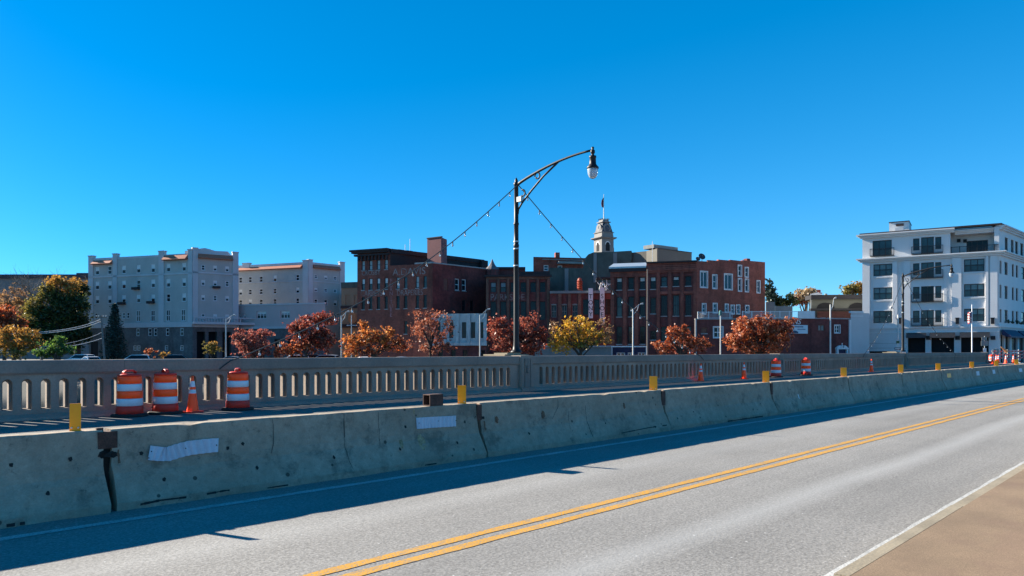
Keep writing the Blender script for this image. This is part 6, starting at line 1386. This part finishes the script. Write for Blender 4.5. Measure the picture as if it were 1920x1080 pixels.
# utility pole and lines
Zp = 118; x, y = xy(193, Zp); t = thing('utility_pole', (x, y, G0), 'leaning wooden utility pole with crossarm before the spruce', 'utility pole'); k = Zp / FPX
def up(p, q): a = xy(p, Zp); return a + (zat(q, Zp),)
mb = MB(); mb.tube([up(196.5, 681), up(189.5, 592)], [.17, .12], 8); mb.build('shaft', M('grey_timber', (.20, .18, .16), .9, .2), t)
mb = MB(); mb.tube([up(180, 594), up(200, 595)], .08, 6); mb.tube([up(182, 603), up(197, 609)], .05, 6); mb.build('crossarm', TIMB, t)
for p in (181, 185, 194, 199): mb = MB(); mb.tube([up(p, 594), up(p, 591)], .06, 6); mb.build('insulator', GALV, t)
PALEW = M('pale_cable', (.50, .50, .50), .5, .1)
for i, (a, b, c, lab) in enumerate((((188, 599), (125, 617), (-40, 624), 'upper thick pale cable bundle running from the utility pole over the small green maple'), ((189, 603), (125, 620), (-40, 626), 'second pale cable just below the upper bundle'), ((191, 623), (130, 643), (-40, 655), 'thin middle cable running from the utility pole'), ((192, 634), (125, 650), (-40, 657), 'lowest pale cable from the utility pole'))):
    zs = (Zp, Zp - 3, Zp - 8); mb = MB(); P = []
    for j in range(21):
        f = j / 20; w0, w1, w2 = (f - .38) * (f - 1) / .38, f * (f - 1) / (.38 * -.62), f * (f - .38) / .62
        w1 = f * (1 - f) / (.38 * .62)
        px_ = a[0] * w0 + b[0] * w1 + c[0] * w2; py_ = a[1] * w0 + b[1] * w1 + c[1] * w2; Zz = Zp - 6 * f; P.append(xy(px_, Zz) + (zat(py_, Zz),))
    mb.tube(P, .05 if i in (0, 1, 3) else .03, 5); tag(mb.build('power_cable', PALEW), lab, 'cable', 'cables from the utility pole')

# ================================================================== parked cars
def car(px, Z, rz, paint, label, kind='sedan'):
    x, y = xy(px, Z); t = thing('parked_car', (x, y, G0), label, 'car', 'cars parked along the river'); ca, sa = math.cos(rz), math.sin(rz)
    def T(u, v, z): return (x + u * ca - v * sa, y + u * sa + v * ca, G0 + z)
    if kind == 'sedan': low = [(-2.25, .30), (-2.3, .62), (-2.2, .86), (-1.5, .95), (1.0, .95), (2.0, .80), (2.28, .60), (2.25, .30)]; roof = [(-1.65, .95), (-1.0, 1.40), (-.2, 1.47), (.5, 1.40), (1.25, .95)]
    else: low = [(-2.3, .35), (-2.35, .75), (-2.25, 1.05), (1.1, 1.05), (2.05, .92), (2.3, .68), (2.28, .35)]; roof = [(-2.2, 1.05), (-1.95, 1.62), (-1.0, 1.70), (.3, 1.66), (1.2, 1.05)]
    mb = MB()
    def loft(prof, w0, w1, zr):
        n = len(prof); sec = []
        for v, s in ((-w0, 0), (-w0 * .98, 1), (w0 * .98, 1), (w0, 0)): pass
        A = [T(u, -w0 + (w0 - w1) * max(0, (z - zr[0]) / (zr[1] - zr[0])), z) for u, z in prof]; B = [T(u, w0 - (w0 - w1) * max(0, (z - zr[0]) / (zr[1] - zr[0])), z) for u, z in prof]
        mb.quad(*A); mb.quad(*B[::-1])
        for i in range(n): j = (i + 1) % n; mb.quad(A[j], A[i], B[i], B[j])
    loft(low, .90, .86, (.3, 1.0)); loft(roof, .84, .66, (roof[0][1], 1.6)); mb.build('body', paint, t)
    g = MB(); zb = roof[0][1]
    def wv(z): return .84 - (.84 - .66) * max(0, (z - zb) / (1.6 - zb)) + .006
    ztop = max(z for _, z in roof) - .10
    def lerp_roof(z, front):
        seg = roof[::-1] if front else roof
        for (a, za), (b, zb2) in zip(seg, seg[1:]):
            if za <= z <= zb2: return a + (b - a) * (z - za) / (zb2 - za + 1e-9)
        return seg[1][0]
    zl, zh = zb + .06, min(ztop, roof[1][1] - .03, roof[-2][1] - .03)
    for s in (-1, 1):
        q = [(lerp_roof(zl, False) + .12, zl), (lerp_roof(zl, True) - .14, zl), (lerp_roof(zh, True) - .12, zh), (lerp_roof(zh, False) + .12, zh)]
        P = [T(u, s * wv(z), z) for u, z in q]; g.quad(*(P if s < 0 else P[::-1]))
    g.build('side_glass', GL, t); g = MB()
    for fr in (True, False):
        ua, ub_ = lerp_roof(zl, fr), lerp_roof(zh, fr); o_ = .012 if fr else -.012
        P = [T(ua + o_, -.7, zl), T(ua + o_, .7, zl), T(ub_ + o_, .6, zh), T(ub_ + o_, -.6, zh)]; g.quad(*(P if fr else P[::-1]))
    g.build('windscreen', GL, t)
    for u in (-1.35, 1.4):
        for s in (-1, 1):
            mb = MB(); mb.tube([T(u, s * .72, .32), T(u, s * .915, .32)], .32, 14); wh = mb.build('wheel', RUBB, t); mb = MB(); mb.tube([T(u, s * .90, .32), T(u, s * .925, .32)], .19, 10); mb.build('rim', GALV, wh)
    for s in (-1, 1):
        mb = MB(); p = T(2.22 if kind == 'sedan' else 2.2, s * .62, .68); mb.tube([p, T(2.29, s * .62, .67)], .1, 8); mb.build('headlight', REFL, t)
        mb = MB(); mb.tube([T(.95, s * .86, 1.0), T(.95, s * 1.02, 1.02)], .08, 6); mb.build('mirror', paint, t)
    return t
def paint(nm, c): return M(nm, c, .25, .03, spec=.7)
PW, PS, PB, PR, PG = paint('white_car_paint', (.7, .7, .72)), paint('silver_car_paint', (.42, .44, .46)), paint('black_car_paint', (.02, .02, .024)), paint('maroon_car_paint', (.14, .02, .02)), paint('grey_car_paint', (.16, .17, .18))
base = TH - math.pi / 2
for px, Z, rz, p_, lab, kd in ((150, 112, base + 2.9, PW, 'white car with dark rear beneath the wooded slope', 'suv'), (170, 100, base + 2.4, PS, 'silver car below the hotel arch'  , 'sedan'), (253, 104, base + 3.3, PW, 'white car before the hotel base beside the orange bush', 'suv'), (338, 106, base + .3, PG, 'grey car between the orange bush and olive bush', 'suv'),
        (432, 100, base + 3.3, PS, 'silver car under the slim street light', 'sedan'), (458, 99, base + 3.2, PG, 'grey car below the dusty red tree', 'sedan'), (548, 99, base + 3.6, PW, 'white car below the deep red tree', 'suv'), (583, 100, base + 3.3, PB, 'black car beside the white one below the deep red tree', 'suv'), (606, 100, base + 3.0, PS, 'silver car between black car and orange tree', 'suv'), (628, 101, base + .2, PG, 'grey car tucked against the orange tree', 'suv'),
        (758, 98, base + .2, PW, 'white car between the orange and sparse red brown trees', 'sedan'), (683, 97, base + 2.0, PW, 'white car nose showing under the orange tree', 'sedan'), (1300, 90, base + .3, PB, 'black car shaded under the low red orange tree', 'suv'), (1270, 92, base + .1, PR, 'maroon car shaded under the low red orange tree', 'sedan')):
    car(px, Z, rz, p_, lab, kd)
